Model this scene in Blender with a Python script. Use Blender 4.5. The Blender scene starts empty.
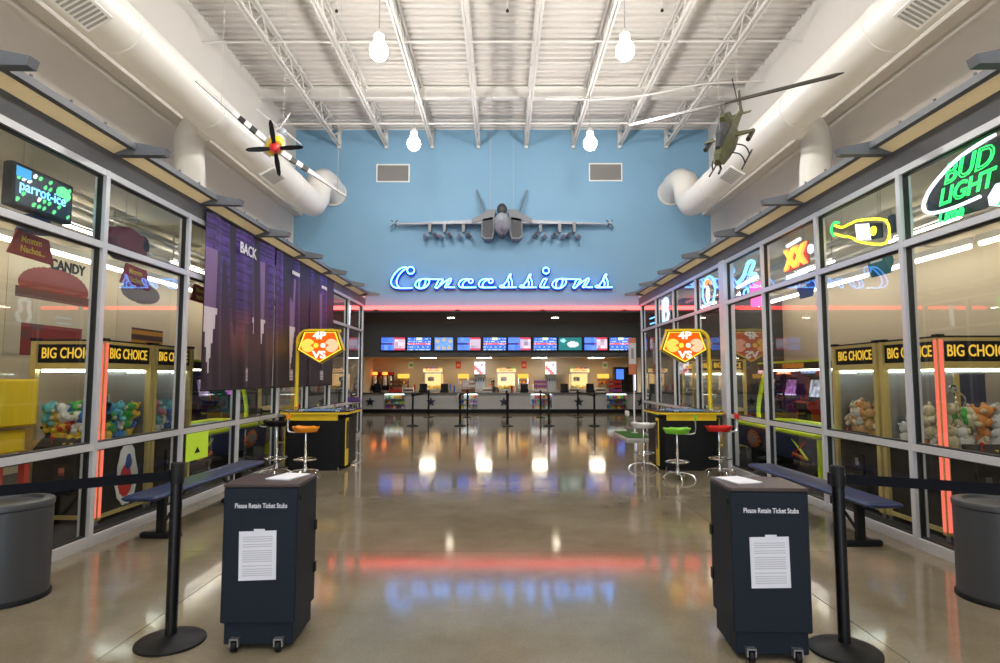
import bpy, math, random
from mathutils import Vector, Matrix
random.seed(7)
S = bpy.context.scene
COL = S.collection
PI = math.pi

# ------------------------------------------------------------------ camera
cam = bpy.data.cameras.new('camera'); cam.sensor_width = 36; cam.lens = 36 * 600 / 1000
cam.clip_start = 0.05; cam.clip_end = 200
co = bpy.data.objects.new('camera', cam); COL.objects.link(co)
co.location = (0, 0, 1.5)
co.rotation_euler = (PI / 2 + math.atan(45.5 / 600), 0, math.atan(2 / 600))
S.camera = co
# ------------------------------------------------------------------ world, exposure
w = bpy.data.worlds.new('world'); S.world = w; w.use_nodes = True
w.node_tree.nodes['Background'].inputs[0].default_value = (0.72, 0.83, 1, 1)
w.node_tree.nodes['Background'].inputs[1].default_value = 0.6
S.view_settings.view_transform = 'Standard'; S.view_settings.look = 'None'
S.view_settings.gamma = 1; S.view_settings.use_curve_mapping = False
S.view_settings.exposure = 0.06
S.cycles.transparent_max_bounces = 24; S.cycles.max_bounces = 9
S.cycles.caustics_reflective = False; S.cycles.caustics_refractive = False
S.cycles.sample_clamp_indirect = 6
# daylight falling in through the glazed entrance behind the camera
al = bpy.data.lights.new('entrance_daylight', 'AREA'); al.shape = 'RECTANGLE'
al.size = 10.5; al.size_y = 3.6; al.energy = 520; al.color = (0.78, 0.88, 1)
ao = bpy.data.objects.new('entrance_daylight', al); COL.objects.link(ao)
ao.location = (0, -7.3, 2.3); ao.rotation_euler = (PI / 2, 0, 0)

# ------------------------------------------------------------------ materials
M = {}
def mat(name, col, rough=0.5, metal=0.0, emit=None, es=0.0, noise=0.0, scale=8.0, bump=0.0, spec=0.5, coat=0.0, stretch=None):
    m = bpy.data.materials.new(name); m.use_nodes = True
    nt = m.node_tree; b = nt.nodes['Principled BSDF']
    b.inputs['Base Color'].default_value = (*col, 1); b.inputs['Roughness'].default_value = rough
    b.inputs['Metallic'].default_value = metal; b.inputs['Specular IOR Level'].default_value = spec
    b.inputs['Coat Weight'].default_value = coat
    if emit:
        b.inputs['Emission Color'].default_value = (*emit, 1); b.inputs['Emission Strength'].default_value = es
    tc = nt.nodes.new('ShaderNodeTexCoord'); nz = nt.nodes.new('ShaderNodeTexNoise')
    mp = nt.nodes.new('ShaderNodeMapping')
    if stretch: mp.inputs['Scale'].default_value = stretch
    nz.inputs['Scale'].default_value = scale; nz.inputs['Detail'].default_value = 5
    nt.links.new(tc.outputs['Object'], mp.inputs[0]); nt.links.new(mp.outputs[0], nz.inputs['Vector'])
    if noise > 0:
        mx = nt.nodes.new('ShaderNodeMix'); mx.data_type = 'RGBA'
        mx.inputs[6].default_value = (*[c * (1 - noise) for c in col], 1)
        mx.inputs[7].default_value = (*[min(1, c * (1 + noise)) for c in col], 1)
        nt.links.new(nz.outputs['Fac'], mx.inputs[0]); nt.links.new(mx.outputs[2], b.inputs['Base Color'])
    if bump > 0:
        bp = nt.nodes.new('ShaderNodeBump'); bp.inputs['Strength'].default_value = bump; bp.inputs['Distance'].default_value = 0.01
        nt.links.new(nz.outputs['Fac'], bp.inputs['Height']); nt.links.new(bp.outputs[0], b.inputs['Normal'])
    M[name] = m
    return m
def glow(name, col, s):
    m = bpy.data.materials.new(name); m.use_nodes = True; nt = m.node_tree
    nt.nodes.remove(nt.nodes['Principled BSDF'])
    e = nt.nodes.new('ShaderNodeEmission'); e.inputs[0].default_value = (*col, 1); e.inputs[1].default_value = s
    nt.links.new(e.outputs[0], nt.nodes['Material Output'].inputs[0]); M[name] = m; return m
def printmat(name, s=None, rough=0.5):
    """printed sheet: colours come from the mesh's own colour layer; with s it is a lit screen"""
    m = bpy.data.materials.new(name); m.use_nodes = True; nt = m.node_tree
    a = nt.nodes.new('ShaderNodeAttribute'); a.attribute_name = 'Col'
    b = nt.nodes['Principled BSDF']
    b.inputs['Roughness'].default_value = rough
    if s is None:
        nt.links.new(a.outputs[0], b.inputs['Base Color'])
    else:
        b.inputs['Base Color'].default_value = (0.01, 0.01, 0.01, 1)
        nt.links.new(a.outputs[0], b.inputs['Emission Color']); b.inputs['Emission Strength'].default_value = s
    M[name] = m; return m
def glassmat(name, tint=(0.97, 0.985, 0.98), ior=1.5, extra=0.0):
    m = bpy.data.materials.new(name); m.use_nodes = True; nt = m.node_tree
    nt.nodes.remove(nt.nodes['Principled BSDF'])
    t = nt.nodes.new('ShaderNodeBsdfTransparent'); t.inputs[0].default_value = (*tint, 1)
    g = nt.nodes.new('ShaderNodeBsdfGlossy'); g.inputs['Roughness'].default_value = 0.0
    lw = nt.nodes.new('ShaderNodeLayerWeight'); lw.inputs[0].default_value = 0.5
    pw = nt.nodes.new('ShaderNodeMath'); pw.operation = 'POWER'; pw.inputs[1].default_value = 5
    fr = nt.nodes.new('ShaderNodeMapRange'); f0 = ((ior - 1) / (ior + 1)) ** 2; fr.inputs[3].default_value = f0; fr.inputs[4].default_value = 1
    nt.links.new(lw.outputs['Facing'], pw.inputs[0]); nt.links.new(pw.outputs[0], fr.inputs[0])
    mx = nt.nodes.new('ShaderNodeMixShader')
    nt.links.new(fr.outputs[0], mx.inputs[0]); nt.links.new(t.outputs[0], mx.inputs[1]); nt.links.new(g.outputs[0], mx.inputs[2])
    nt.links.new(mx.outputs[0], nt.nodes['Material Output'].inputs[0]); M[name] = m; return m

mat('white_wall', (0.62, 0.59, 0.55), 0.75, noise=0.03, scale=2)
mat('blue_wall', (0.19, 0.36, 0.52), 0.7, noise=0.05, scale=1.2)
mat('deck', (0.64, 0.61, 0.57), 0.6, noise=0.03)
mat('steel_white', (0.66, 0.635, 0.60), 0.5, noise=0.03)
mat('duct', (0.68, 0.66, 0.62), 0.42, noise=0.02, scale=5)
mat('room_wall', (0.70, 0.62, 0.49), 0.8, noise=0.03, scale=2)
mat('room_ceiling', (0.74, 0.67, 0.53), 0.7, noise=0.08, scale=3)
mat('carpet', (0.035, 0.035, 0.04), 0.95, noise=0.4, scale=40)
mat('dark_grey', (0.085, 0.09, 0.10), 0.6, noise=0.05)
mat('fascia_grey', (0.115, 0.12, 0.13), 0.55, noise=0.05)
mat('bracket_grey', (0.16, 0.17, 0.19), 0.45, noise=0.05)
mat('soffit_dark', (0.035, 0.025, 0.022), 0.7, noise=0.1)
mat('alu', (0.68, 0.69, 0.72), 0.35, metal=0.3, noise=0.03)
mat('gasket', (0.01, 0.01, 0.01), 0.5)
mat('chrome', (0.75, 0.75, 0.76), 0.12, metal=1.0)
mat('steel', (0.4, 0.4, 0.41), 0.35, metal=0.8)
mat('black', (0.007, 0.007, 0.008), 0.5, noise=0.1, spec=0.25)
mat('black_gloss', (0.007, 0.007, 0.009), 0.25, spec=0.35)
mat('navy_box', (0.011, 0.017, 0.027), 0.55, noise=0.08, scale=4, spec=0.22)
mat('wood_top', (0.055, 0.036, 0.032), 0.35, noise=0.3, scale=6, stretch=(8, 1, 1))
mat('white', (0.8, 0.8, 0.8), 0.5)
mat('paper', (0.78, 0.79, 0.86), 0.7)
mat('belt', (0.007, 0.008, 0.012), 0.8, noise=0.2, scale=60, spec=0.1)
mat('can_grey', (0.06, 0.062, 0.068), 0.4, metal=0.2, noise=0.04, scale=2, spec=0.35)
mat('bench_blue', (0.011, 0.024, 0.085), 0.38, noise=0.08)
mat('yellow', (0.82, 0.58, 0.01), 0.4, noise=0.03)
mat('lime', (0.66, 0.88, 0.02), 0.4)
mat('tag_lime', (0.62, 0.92, 0.05), 0.6)
mat('gold', (0.72, 0.56, 0.20), 0.4, metal=0.3, noise=0.06)
mat('orange', (0.9, 0.30, 0.01), 0.4)
mat('green', (0.22, 0.62, 0.04), 0.4)
mat('red', (0.65, 0.02, 0.015), 0.4)
mat('purple', (0.08, 0.03, 0.16), 0.4)
mat('offwhite', (0.75, 0.75, 0.72), 0.4)
mat('red_frame', (0.5, 0.04, 0.02), 0.5)
mat('navy', (0.012, 0.022, 0.09), 0.4)
mat('field', (0.25, 0.42, 0.55), 0.3)
mat('turf', (0.04, 0.17, 0.02), 0.95, noise=0.35, scale=60, bump=0.6)
mat('jet_grey', (0.17, 0.18, 0.20), 0.45, noise=0.05)
mat('jet_light', (0.33, 0.35, 0.40), 0.4, noise=0.04)
mat('jet_dark', (0.04, 0.043, 0.05), 0.5)
mat('olive', (0.075, 0.08, 0.03), 0.5, noise=0.12)
mat('rotor', (0.025, 0.022, 0.016), 0.4)
mat('plane_silver', (0.62, 0.62, 0.63), 0.35, metal=0.3)
mat('counter_panel', (0.52, 0.52, 0.54), 0.45, noise=0.03)
mat('counter_top', (0.10, 0.09, 0.08), 0.25)
mat('beige_wall', (0.58, 0.49, 0.35), 0.75, noise=0.03)
mat('star_blue', (0.015, 0.02, 0.05), 0.5)
mat('skin', (0.20, 0.11, 0.07), 0.6)
mat('dark_cloth', (0.015, 0.015, 0.02), 0.8)
mat('burgundy', (0.16, 0.01, 0.018), 0.7, noise=0.1)
mat('nacho_red', (0.32, 0.03, 0.015), 0.6)
mat('teal', (0.01, 0.16, 0.17), 0.45)
mat('bag_blue', (0.02, 0.07, 0.3), 0.45)
mat('bag_orange', (0.6, 0.16, 0.03), 0.45)
mat('chip', (0.55, 0.30, 0.06), 0.7, noise=0.2)
mat('wire', (0.5, 0.48, 0.45), 0.5)
mat('sheet_poster', (0.62, 0.60, 0.55), 0.6)
mat('sign_orange', (0.6, 0.2, 0.1), 0.6)
mat('grille', (0.30, 0.29, 0.28), 0.5)
mat('blue_channel', (0.008, 0.04, 0.55), 0.4)
printmat('print'); printmat('screen', 1.5); printmat('lightbox', 2.2); printmat('print_gloss', rough=0.35)
glassmat('glass'); glassmat('case_glass', (0.98, 0.98, 0.98), 1.35)
glow('lamp', (1, 0.96, 0.91), 200)
glow('tube_light', (1, 0.9, 0.72), 15); glow('batten_light', (1, 0.9, 0.72), 34); glow('case_light', (0.9, 1, 0.95), 5)
glow('warm_panel', (1, 0.86, 0.64), 40)
glow('queue_lamp', (1, 0.9, 0.74), 170)
glow('down_lamp', (1, 0.88, 0.66), 30)
glow('popcorn_glow', (1, 0.62, 0.25), 1.5)
glow('heat_glow', (1, 0.48, 0.07), 1.5)
glow('neon_blue', (0.12, 0.42, 1.0), 7.5)
glow('neon_red', (1, 0.055, 0.05), 8)
glow('neon_green', (0.03, 0.85, 0.15), 2.6)
glow('neon_white', (0.75, 0.85, 1), 2.6)
glow('neon_yellow', (1, 0.9, 0.04), 2.6)
glow('neon_orange', (1, 0.22, 0.03), 3.5)
glow('neon_cyan', (0.15, 0.5, 1), 4)
glow('neon_pink', (1, 0.1, 0.35), 2.5)
glow('led_red', (1, 0.17, 0.12), 1.15)
glow('claw_light', (0.9, 1, 0.92), 11)
glow('blue_screen', (0.08, 0.22, 1), 1.3); glow('table_screen', (0.25, 0.4, 0.6), 0.5)
glow('text_yellow', (1, 0.6, 0.06), 0.9)

# polished concrete
def concrete():
    m = bpy.data.materials.new('concrete'); m.use_nodes = True; nt = m.node_tree; b = nt.nodes['Principled BSDF']
    tc = nt.nodes.new('ShaderNodeTexCoord')
    n1 = nt.nodes.new('ShaderNodeTexNoise'); n1.inputs['Scale'].default_value = 0.9; n1.inputs['Detail'].default_value = 9; n1.inputs['Roughness'].default_value = 0.65
    n2 = nt.nodes.new('ShaderNodeTexNoise'); n2.inputs['Scale'].default_value = 60; n2.inputs['Detail'].default_value = 3
    r = nt.nodes.new('ShaderNodeValToRGB')
    r.color_ramp.elements[0].position = 0.3; r.color_ramp.elements[0].color = (0.215, 0.176, 0.112, 1)
    r.color_ramp.elements[1].position = 0.72; r.color_ramp.elements[1].color = (0.35, 0.302, 0.213, 1)
    geo = nt.nodes.new('ShaderNodeNewGeometry')
    nt.links.new(geo.outputs['Position'], n1.inputs['Vector']); nt.links.new(geo.outputs['Position'], n2.inputs['Vector'])
    nt.links.new(n1.outputs['Fac'], r.inputs[0])
    mx = nt.nodes.new('ShaderNodeMix'); mx.data_type = 'RGBA'; mx.blend_type = 'MULTIPLY'; mx.inputs[0].default_value = 0.35
    nt.links.new(r.outputs[0], mx.inputs[6]); nt.links.new(n2.outputs['Fac'], mx.inputs[7]); nt.links.new(mx.outputs[2], b.inputs['Base Color'])
    rr = nt.nodes.new('ShaderNodeMapRange'); rr.inputs[3].default_value = 0.05; rr.inputs[4].default_value = 0.13
    nt.links.new(n1.outputs['Fac'], rr.inputs[0]); nt.links.new(rr.outputs[0], b.inputs['Roughness'])
    b.inputs['Specular IOR Level'].default_value = 0.38
    bp = nt.nodes.new('ShaderNodeBump'); bp.inputs['Strength'].default_value = 0.02; bp.inputs['Distance'].default_value = 0.02
    n3 = nt.nodes.new('ShaderNodeTexNoise'); n3.inputs['Scale'].default_value = 2.5; n3.inputs['Detail'].default_value = 4
    nt.links.new(geo.outputs['Position'], n3.inputs['Vector'])
    nt.links.new(n3.outputs['Fac'], bp.inputs['Height']); nt.links.new(bp.outputs[0], b.inputs['Normal'])
    M['concrete'] = m
concrete()
# translucent canopy sheet
def sheet():
    m = bpy.data.materials.new('canopy_sheet'); m.use_nodes = True; nt = m.node_tree
    b = nt.nodes['Principled BSDF']; b.inputs['Base Color'].default_value = (0.70, 0.63, 0.50, 1); b.inputs['Roughness'].default_value = 0.5
    t = nt.nodes.new('ShaderNodeBsdfTranslucent'); t.inputs[0].default_value = (0.92, 0.84, 0.66, 1)
    wv = nt.nodes.new('ShaderNodeTexWave'); wv.inputs['Scale'].default_value = 9; wv.bands_direction = 'Y'
    tc = nt.nodes.new('ShaderNodeTexCoord'); nt.links.new(tc.outputs['Object'], wv.inputs[0])
    bp = nt.nodes.new('ShaderNodeBump'); bp.inputs['Strength'].default_value = 0.5; bp.inputs['Distance'].default_value = 0.01
    nt.links.new(wv.outputs['Fac'], bp.inputs['Height']); nt.links.new(bp.outputs[0], b.inputs['Normal'])
    mx = nt.nodes.new('ShaderNodeMixShader'); mx.inputs[0].default_value = 0.6
    nt.links.new(b.outputs[0], mx.inputs[1]); nt.links.new(t.outputs[0], mx.inputs[2]); nt.links.new(mx.outputs[0], nt.nodes['Material Output'].inputs[0])
    M['canopy_sheet'] = m
sheet()

# ------------------------------------------------------------------ mesh helpers
def catmull(pts, n=6, closed=False):
    P = [Vector(p) for p in pts]; out = []
    N = len(P); rng = range(N if closed else N - 1)
    for i in rng:
        p0 = P[(i - 1) % N] if closed or i > 0 else P[0]; p1 = P[i]; p2 = P[(i + 1) % N]
        p3 = P[(i + 2) % N] if closed or i + 2 < N else P[-1]
        for k in range(n):
            t = k / n
            out.append(0.5 * ((2 * p1) + (p2 - p0) * t + (2 * p0 - 5 * p1 + 4 * p2 - p3) * t * t + (3 * p1 - p0 - 3 * p2 + p3) * t ** 3))
    if not closed: out.append(P[-1])
    return out
class MB:
    def __init__(s): s.v = []; s.f = []
    def add(s, vs, fs):
        o = len(s.v); s.v += [Vector(p) for p in vs]; s.f += [tuple(i + o for i in f) for f in fs]; return s
    def box(s, x0, x1, y0, y1, z0, z1):
        return s.add([(x0, y0, z0), (x1, y0, z0), (x1, y1, z0), (x0, y1, z0), (x0, y0, z1), (x1, y0, z1), (x1, y1, z1), (x0, y1, z1)],
                     [(0, 3, 2, 1), (4, 5, 6, 7), (0, 1, 5, 4), (1, 2, 6, 5), (2, 3, 7, 6), (3, 0, 4, 7)])
    def rbox(s, x0, x1, y0, y1, z0, z1, r=0.01):
        """box with chamfered vertical and top/bottom edges"""
        def ring(e, z):
            return [(x0 + e, y0, z), (x1 - e, y0, z), (x1, y0 + e, z), (x1, y1 - e, z), (x1 - e, y1, z), (x0 + e, y1, z), (x0, y1 - e, z), (x0, y0 + e, z)]
        def ins(R, z):
            cx, cy = (x0 + x1) / 2, (y0 + y1) / 2
            return [(p[0] + (r if p[0] < cx else -r), p[1] + (r if p[1] < cy else -r), z) for p in R]
        R = ring(r, 0)
        vs = ins(R, z0) + ring(r, z0 + r) + ring(r, z1 - r) + ins(R, z1)
        fs = [tuple(range(7, -1, -1)), tuple(range(24, 32))]
        for k in range(3):
            for i in range(8):
                fs.append((k * 8 + i, k * 8 + (i + 1) % 8, k * 8 + 8 + (i + 1) % 8, k * 8 + 8 + i))
        return s.add(vs, fs)
    def prism(s, poly, d0, d1, plane='xz'):
        """polygon in a plane, extruded along the third axis"""
        n = len(poly)
        def mk(p, d): return {'xz': (p[0], d, p[1]), 'xy': (p[0], p[1], d), 'yz': (d, p[0], p[1])}[plane]
        vs = [mk(p, d0) for p in poly] + [mk(p, d1) for p in poly]
        fs = [tuple(range(n)), tuple(range(2 * n - 1, n - 1, -1))] + [(i, i + n, (i + 1) % n + n, (i + 1) % n) for i in range(n)]
        return s.add(vs, fs)
    def tube(s, pts, r, n=8, closed=False, cap=True, r1=None):
        P = [Vector(p) for p in pts]; N = len(P); vs = []; fs = []
        up = None
        for i, p in enumerate(P):
            if closed: d = P[(i + 1) % N] - P[i - 1]
            else: d = P[min(i + 1, N - 1)] - P[max(i - 1, 0)]
            d.normalize()
            if up is None:
                a = Vector((0, 0, 1)) if abs(d.z) < 0.9 else Vector((1, 0, 0))
                up = (a - d * a.dot(d)).normalized()
            else:
                up = (up - d * up.dot(d))
                up = up.normalized() if up.length > 1e-6 else Vector((0, 0, 1))
            sd = d.cross(up)
            rr = r if r1 is None else r + (r1 - r) * i / max(1, N - 1)
            for k in range(n):
                a = 2 * PI * k / n; vs.append(p + up * math.cos(a) * rr + sd * math.sin(a) * rr)
        for i in range(N if closed else N - 1):
            j = (i + 1) % N
            for k in range(n): fs.append((i * n + k, i * n + (k + 1) % n, j * n + (k + 1) % n, j * n + k))
        if cap and not closed: fs += [tuple(range(n - 1, -1, -1)), tuple(range((N - 1) * n, N * n))]
        return s.add(vs, fs)
    def lathe(s, prof, c=(0, 0, 0), n=24, axis='z', sx=1, sy=1):
        """profile (radius, height) about an axis"""
        vs = []; fs = []; m = len(prof)
        for (r, h) in prof:
            for k in range(n):
                a = 2 * PI * k / n; x, y = r * math.cos(a) * sx, r * math.sin(a) * sy
                q = {'z': (x, y, h), 'y': (x, h, y), 'x': (h, x, y)}[axis]
                vs.append((q[0] + c[0], q[1] + c[1], q[2] + c[2]))
        for i in range(m - 1):
            for k in range(n): fs.append((i * n + k, i * n + (k + 1) % n, (i + 1) * n + (k + 1) % n, (i + 1) * n + k))
        fs += [tuple(range(n - 1, -1, -1)), tuple(range((m - 1) * n, m * n))]
        return s.add(vs, fs)
    def ball(s, c, r, sc=(1, 1, 1), n=12, m=7):
        prof = [(max(1e-4, r * math.sin(PI * i / m)), -r * math.cos(PI * i / m)) for i in range(m + 1)]
        o = len(s.v); s.lathe(prof, (0, 0, 0), n)
        for i in range(o, len(s.v)):
            v = s.v[i]; s.v[i] = Vector((v.x * sc[0] + c[0], v.y * sc[1] + c[1], v.z * sc[2] + c[2]))
        return s
    def xf(s, mtx):
        s.v = [mtx @ v for v in s.v]; return s
    def mesh(s, name, m, smooth=False):
        me = bpy.data.meshes.new(name); me.from_pydata([tuple(v) for v in s.v], [], s.f)
        import bmesh
        bm = bmesh.new(); bm.from_mesh(me); bmesh.ops.recalc_face_normals(bm, faces=bm.faces); bm.to_mesh(me); bm.free()
        me.materials.append(M[m])
        if smooth:
            for p in me.polygons: p.use_smooth = True
            me.set_sharp_from_angle(angle=math.radians(40))
        return me
    def build(s, name, m, parent=None, smooth=False, loc=None, rot=None):
        return place(name, s.mesh(name, m, smooth), parent, loc, rot)
def place(name, me, parent=None, loc=None, rot=None):
    o = bpy.data.objects.new(name, me); COL.objects.link(o)
    if parent: o.parent = parent
    if loc is not None: o.location = loc
    if rot is not None: o.rotation_euler = rot
    return o
def tag(o, label, cat, group=None, kind=None):
    o['label'] = label; o['category'] = cat
    if group: o['group'] = group
    if kind: o['kind'] = kind
    return o
def struct(o, label=None):
    o['kind'] = 'structure'
    if label: o['label'] = label
    return o
def thing(name, label, cat, loc=(0, 0, 0), rz=0, group=None):
    o = bpy.data.objects.new(name, None); COL.objects.link(o); o.empty_display_size = 0.1
    o.location = loc; o.rotation_euler = (0, 0, rz)
    return tag(o, label, cat, group)
def kids(o): return [c for c in bpy.data.objects if c.parent == o]
def copy_tree(o, parent=None):
    c = o.copy(); COL.objects.link(c); c.parent = parent
    for ch in o.children: copy_tree(ch, c)
    return c
def dup(o, loc, rz=None, label=None, group=None):
    c = copy_tree(o); c.location = loc
    if rz is not None: c.rotation_euler = (0, 0, rz)
    if label: c['label'] = label
    if group: c['group'] = group
    return c
def printp(name, parent, o, u, v, nu, nv, fn, m='print', thick=0.004):
    """a printed sheet: grid of coloured cells on a thin board; o corner, u and v edge vectors"""
    o, u, v = Vector(o), Vector(u), Vector(v); n = u.cross(v).normalized() * thick
    vs = [o + u * (i / nu) + v * (j / nv) for j in range(nv + 1) for i in range(nu + 1)]
    fs = [(j * (nu + 1) + i, j * (nu + 1) + i + 1, (j + 1) * (nu + 1) + i + 1, (j + 1) * (nu + 1) + i) for j in range(nv) for i in range(nu)]
    cols = [fn((i + 0.5) / nu, (j + 0.5) / nv) for j in range(nv) for i in range(nu)]
    b = len(vs); vs += [o - n, o + u - n, o + u + v - n, o + v - n]; fs.append((b + 3, b + 2, b + 1, b)); cols.append(cols[0])
    e = [o, o + u, o + u + v, o + v]; b2 = len(vs); vs += e
    for k in range(4): fs.append((b2 + k, b + k, b + (k + 1) % 4, b2 + (k + 1) % 4)); cols.append(cols[0])
    me = bpy.data.meshes.new(name); me.from_pydata([tuple(x) for x in vs], [], fs)
    ca = me.color_attributes.new('Col', 'FLOAT_COLOR', 'CORNER')
    for p, c in zip(me.polygons, cols):
        for li in p.loop_indices: ca.data[li].color = (*c, 1)
    me.materials.append(M[m])
    return place(name, me, parent)
_tc = {}
def text(name, s, size, m, parent, o, u, v, ext=0.003, bold=0.0, squeeze=1.0, center=True):
    """lettering as a thin solid; o anchor, u reading direction, v up direction"""
    key = (s, size, ext, bold, squeeze, center, m)
    if key not in _tc:
        c = bpy.data.curves.new(name, 'FONT'); c.body = s; c.size = size; c.extrude = ext; c.offset = bold; c.resolution_u = 3
        c.align_x = 'CENTER' if center else 'LEFT'; c.align_y = 'CENTER' if center else 'BOTTOM_BASELINE'
        t = bpy.data.objects.new('tmp', c); COL.objects.link(t)
        bpy.context.view_layer.update()
        me = bpy.data.meshes.new_from_object(t.evaluated_get(bpy.context.evaluated_depsgraph_get()))
        bpy.data.objects.remove(t); bpy.data.curves.remove(c)
        me.transform(Matrix.Diagonal((squeeze, 1, 1, 1))); me.name = name
        me.materials.clear(); me.materials.append(M[m]); _tc[key] = me
    ob = place(name, _tc[key], parent)
    u = Vector(u).normalized(); v = Vector(v); v = (v - u * v.dot(u)).normalized(); n = u.cross(v)
    mt = Matrix((u, v, n)).transposed().to_4x4(); mt.translation = Vector(o)
    ob.matrix_local = mt
    return ob
def frame(o, L, f):
    """orientation from sideways axis L and forward axis f (model faces local -Y)"""
    L, f = Vector(L).normalized(), Vector(f); f = (f - L * f.dot(L)).normalized(); u = f.cross(L)
    m = Matrix((L, -f, u)).transposed().to_4x4(); m.translation = Vector(o)
    return m
SIDE = {-1: 'banner side', 1: 'neon beer sign side'}
# ================================================================== THE SETTING
YB = 16.2          # blue wall
W = 3.7            # half width between the glass fronts
XW = 5.72          # upper side walls
ZC = 8.35          # roof deck
# floor: polished slabs with saw-cut joints
fl = struct(MB().box(-10, 10, -8, 30, -0.25, -0.012).build('floor', 'dark_grey'), 'polished concrete floor of the lobby')
xs = [-3.68, -2.15, 2.15, 3.68]; ys = [-8, -3.6, 0.9, 5.3, 9.7, 14.1, 18.5, 22.9, 25.3]
for i in range(3):
    for j in range(8):
        MB().box(xs[i] + 0.003, xs[i + 1] - 0.003, ys[j] + 0.003, ys[j + 1] - 0.003, -0.012, 0).build('floor_slab', 'concrete', fl)
for s in (-1, 1):
    for j in range(5, 8):
        a, b = sorted((s * 3.683, s * 9.6)); y0 = max(ys[j] + 0.003, 16.3)
        MB().box(a, b, y0, ys[j + 1] - 0.003, -0.012, 0).build('floor_slab', 'concrete', fl)
    a, b = sorted((s * 3.683, s * 7.6))
    MB().box(a, b, -0.5, 16.19, -0.012, 0.004).build('carpet', 'carpet', fl)
MB().box(-9.6, 9.6, 25.303, 29, -0.012, 0).build('floor_slab', 'concrete', fl)

# upper side walls, ledges, game-room shells
for s, nm in ((-1, 'left'), (1, 'right')):
    def bx(x0, x1, *r):
        a, b = sorted((s * x0, s * x1)); return MB().box(a, b, *r)
    struct(bx(XW, XW + 0.2, -8, 16.4, 3.8, ZC + 0.6).build('wall_%s_upper' % nm, 'white_wall'), 'white upper wall above the glass front, ' + SIDE[s])
    struct(bx(7.6, 7.8, -0.7, 16.2, 0, 3.8).build('wall_%s' % nm, 'room_wall'), 'warm white back wall of the game room, ' + SIDE[s])
    rc = struct(bx(3.72, 7.8, -0.7, 16.2, 3.64, 3.78).build('ceiling_%s' % nm, 'room_ceiling'), 'game room ceiling, ' + SIDE[s])
    tag(bx(3.95, 4.6, -0.4, 16, 3.50, 3.62).build('air_duct', 'room_ceiling'), 'flat duct under the game room ceiling behind the glass, ' + SIDE[s], 'duct')
    for x in (4.95, 5.25, 5.75, 6.3):
        tag(MB().tube([(s * x, -0.4, 3.50), (s * x, 16, 3.50)], 0.035, 8).build('pipe_run', 'steel_white', None, True), 'white pipe along the game room ceiling, %s from the glass, %s' % ({4.95: 'first', 5.25: 'second', 5.75: 'third', 6.3: 'fourth'}[x], SIDE[s]), 'pipe', 'pipes under the game room ceiling')
    for k in range(9):
        MB().tube([(s * 4.8, 0.6 + 1.8 * k, 3.60), (s * 7.5, 0.6 + 1.8 * k, 3.60)], 0.02, 6).build('conduit', 'steel_white', rc, True)
    struct(bx(3.72, 7.8, -0.7, -0.5, 0, 3.8).build('wall_%s_near' % nm, 'room_wall'), 'near end wall of the game room, ' + SIDE[s])
    struct(bx(3.76, 9.8, 16.2, 16.3, 0, 3.8).build('wall_%s_far' % nm, 'dark_grey'), 'far end wall of the game room, ' + SIDE[s])
    struct(bx(9.6, 9.8, 16.3, 29, 0, 4.25).build('wall_%s_lobby' % nm, 'dark_grey'), 'dark side wall of the concession lobby, ' + SIDE[s])
    # storefront before the first bay in view
    struct(bx(3.66, 3.76, -8, 2.45, 0, 3.4).build('wall_%s_entry' % nm, 'white_wall'), 'wall beside the entrance, ' + SIDE[s])
    struct(bx(3.76, 5.8, -8, -0.7, 3.64, 3.78).build('trim_%s_ledge' % nm, 'white_wall'), 'ledge above the entrance wall, ' + SIDE[s])
    # fascia above the glass
    f = struct(bx(3.655, 3.735, -8, 15.95, 3.41, 3.60).build('trim_%d' % (1 if s < 0 else 2), 'fascia_grey'), 'dark grey fascia above the glass front, ' + SIDE[s])
    # pale girt along the upper wall
    g = struct(bx(5.50, XW, -8, YB, 5.92, 6.14).build('trim_%d' % (3 if s < 0 else 4), 'white_wall'), 'pale boxed ledge running along the upper wall, ' + SIDE[s])
# blue wall with the opening below it
struct(MB().box(-XW - 0.2, XW + 0.2, YB, YB + 0.2, 3.27, ZC + 0.6).build('wall_back', 'blue_wall'), 'sky blue wall above the concession opening')
struct(MB().box(-9.8, 9.8, YB + 0.2, 19.6, 3.25, 3.4).build('ceiling_soffit', 'soffit_dark'), 'dark low soffit behind the blue wall')
struct(MB().box(-9.8, 9.8, 19.5, 25.4, 4.1, 4.25).box(-9.8, 9.8, 19.5, 19.6, 3.4, 4.1).build('ceiling_lobby', 'dark_grey'), 'raised dark ceiling over the concession queue')
struct(MB().box(-9.8, 9.8, 25.2, 25.4, 2.34, 4.1).build('wall_menu', 'dark_grey'), 'dark band above the concession opening that carries the menu screens')
struct(MB().box(-9.8, 9.8, 25.4, 28.8, 2.36, 2.5).build('ceiling_concession', 'beige_wall'), 'ceiling inside the concession stand')
struct(MB().box(-9.8, 9.8, 28.6, 28.8, 0, 2.5).build('wall_concession', 'beige_wall'), 'beige back wall of the concession stand')
for s, nm in ((-1, 'left'), (1, 'right')):
    a, b = sorted((s * 6.1, s * 6.3))
    struct(MB().box(a, b, 25.4, 28.6, 0, 2.36).build('wall_concession_%s' % nm, 'beige_wall'), 'beige side wall inside the concession stand, ' + SIDE[s])
    a, b = sorted((s * 6.1, s * 9.6))
    struct(MB().box(a, b, 25.2, 25.4, 0, 2.34).build('wall_stand_%s' % nm, 'dark_grey'), 'dark wall beside the concession opening, ' + SIDE[s])
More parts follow.
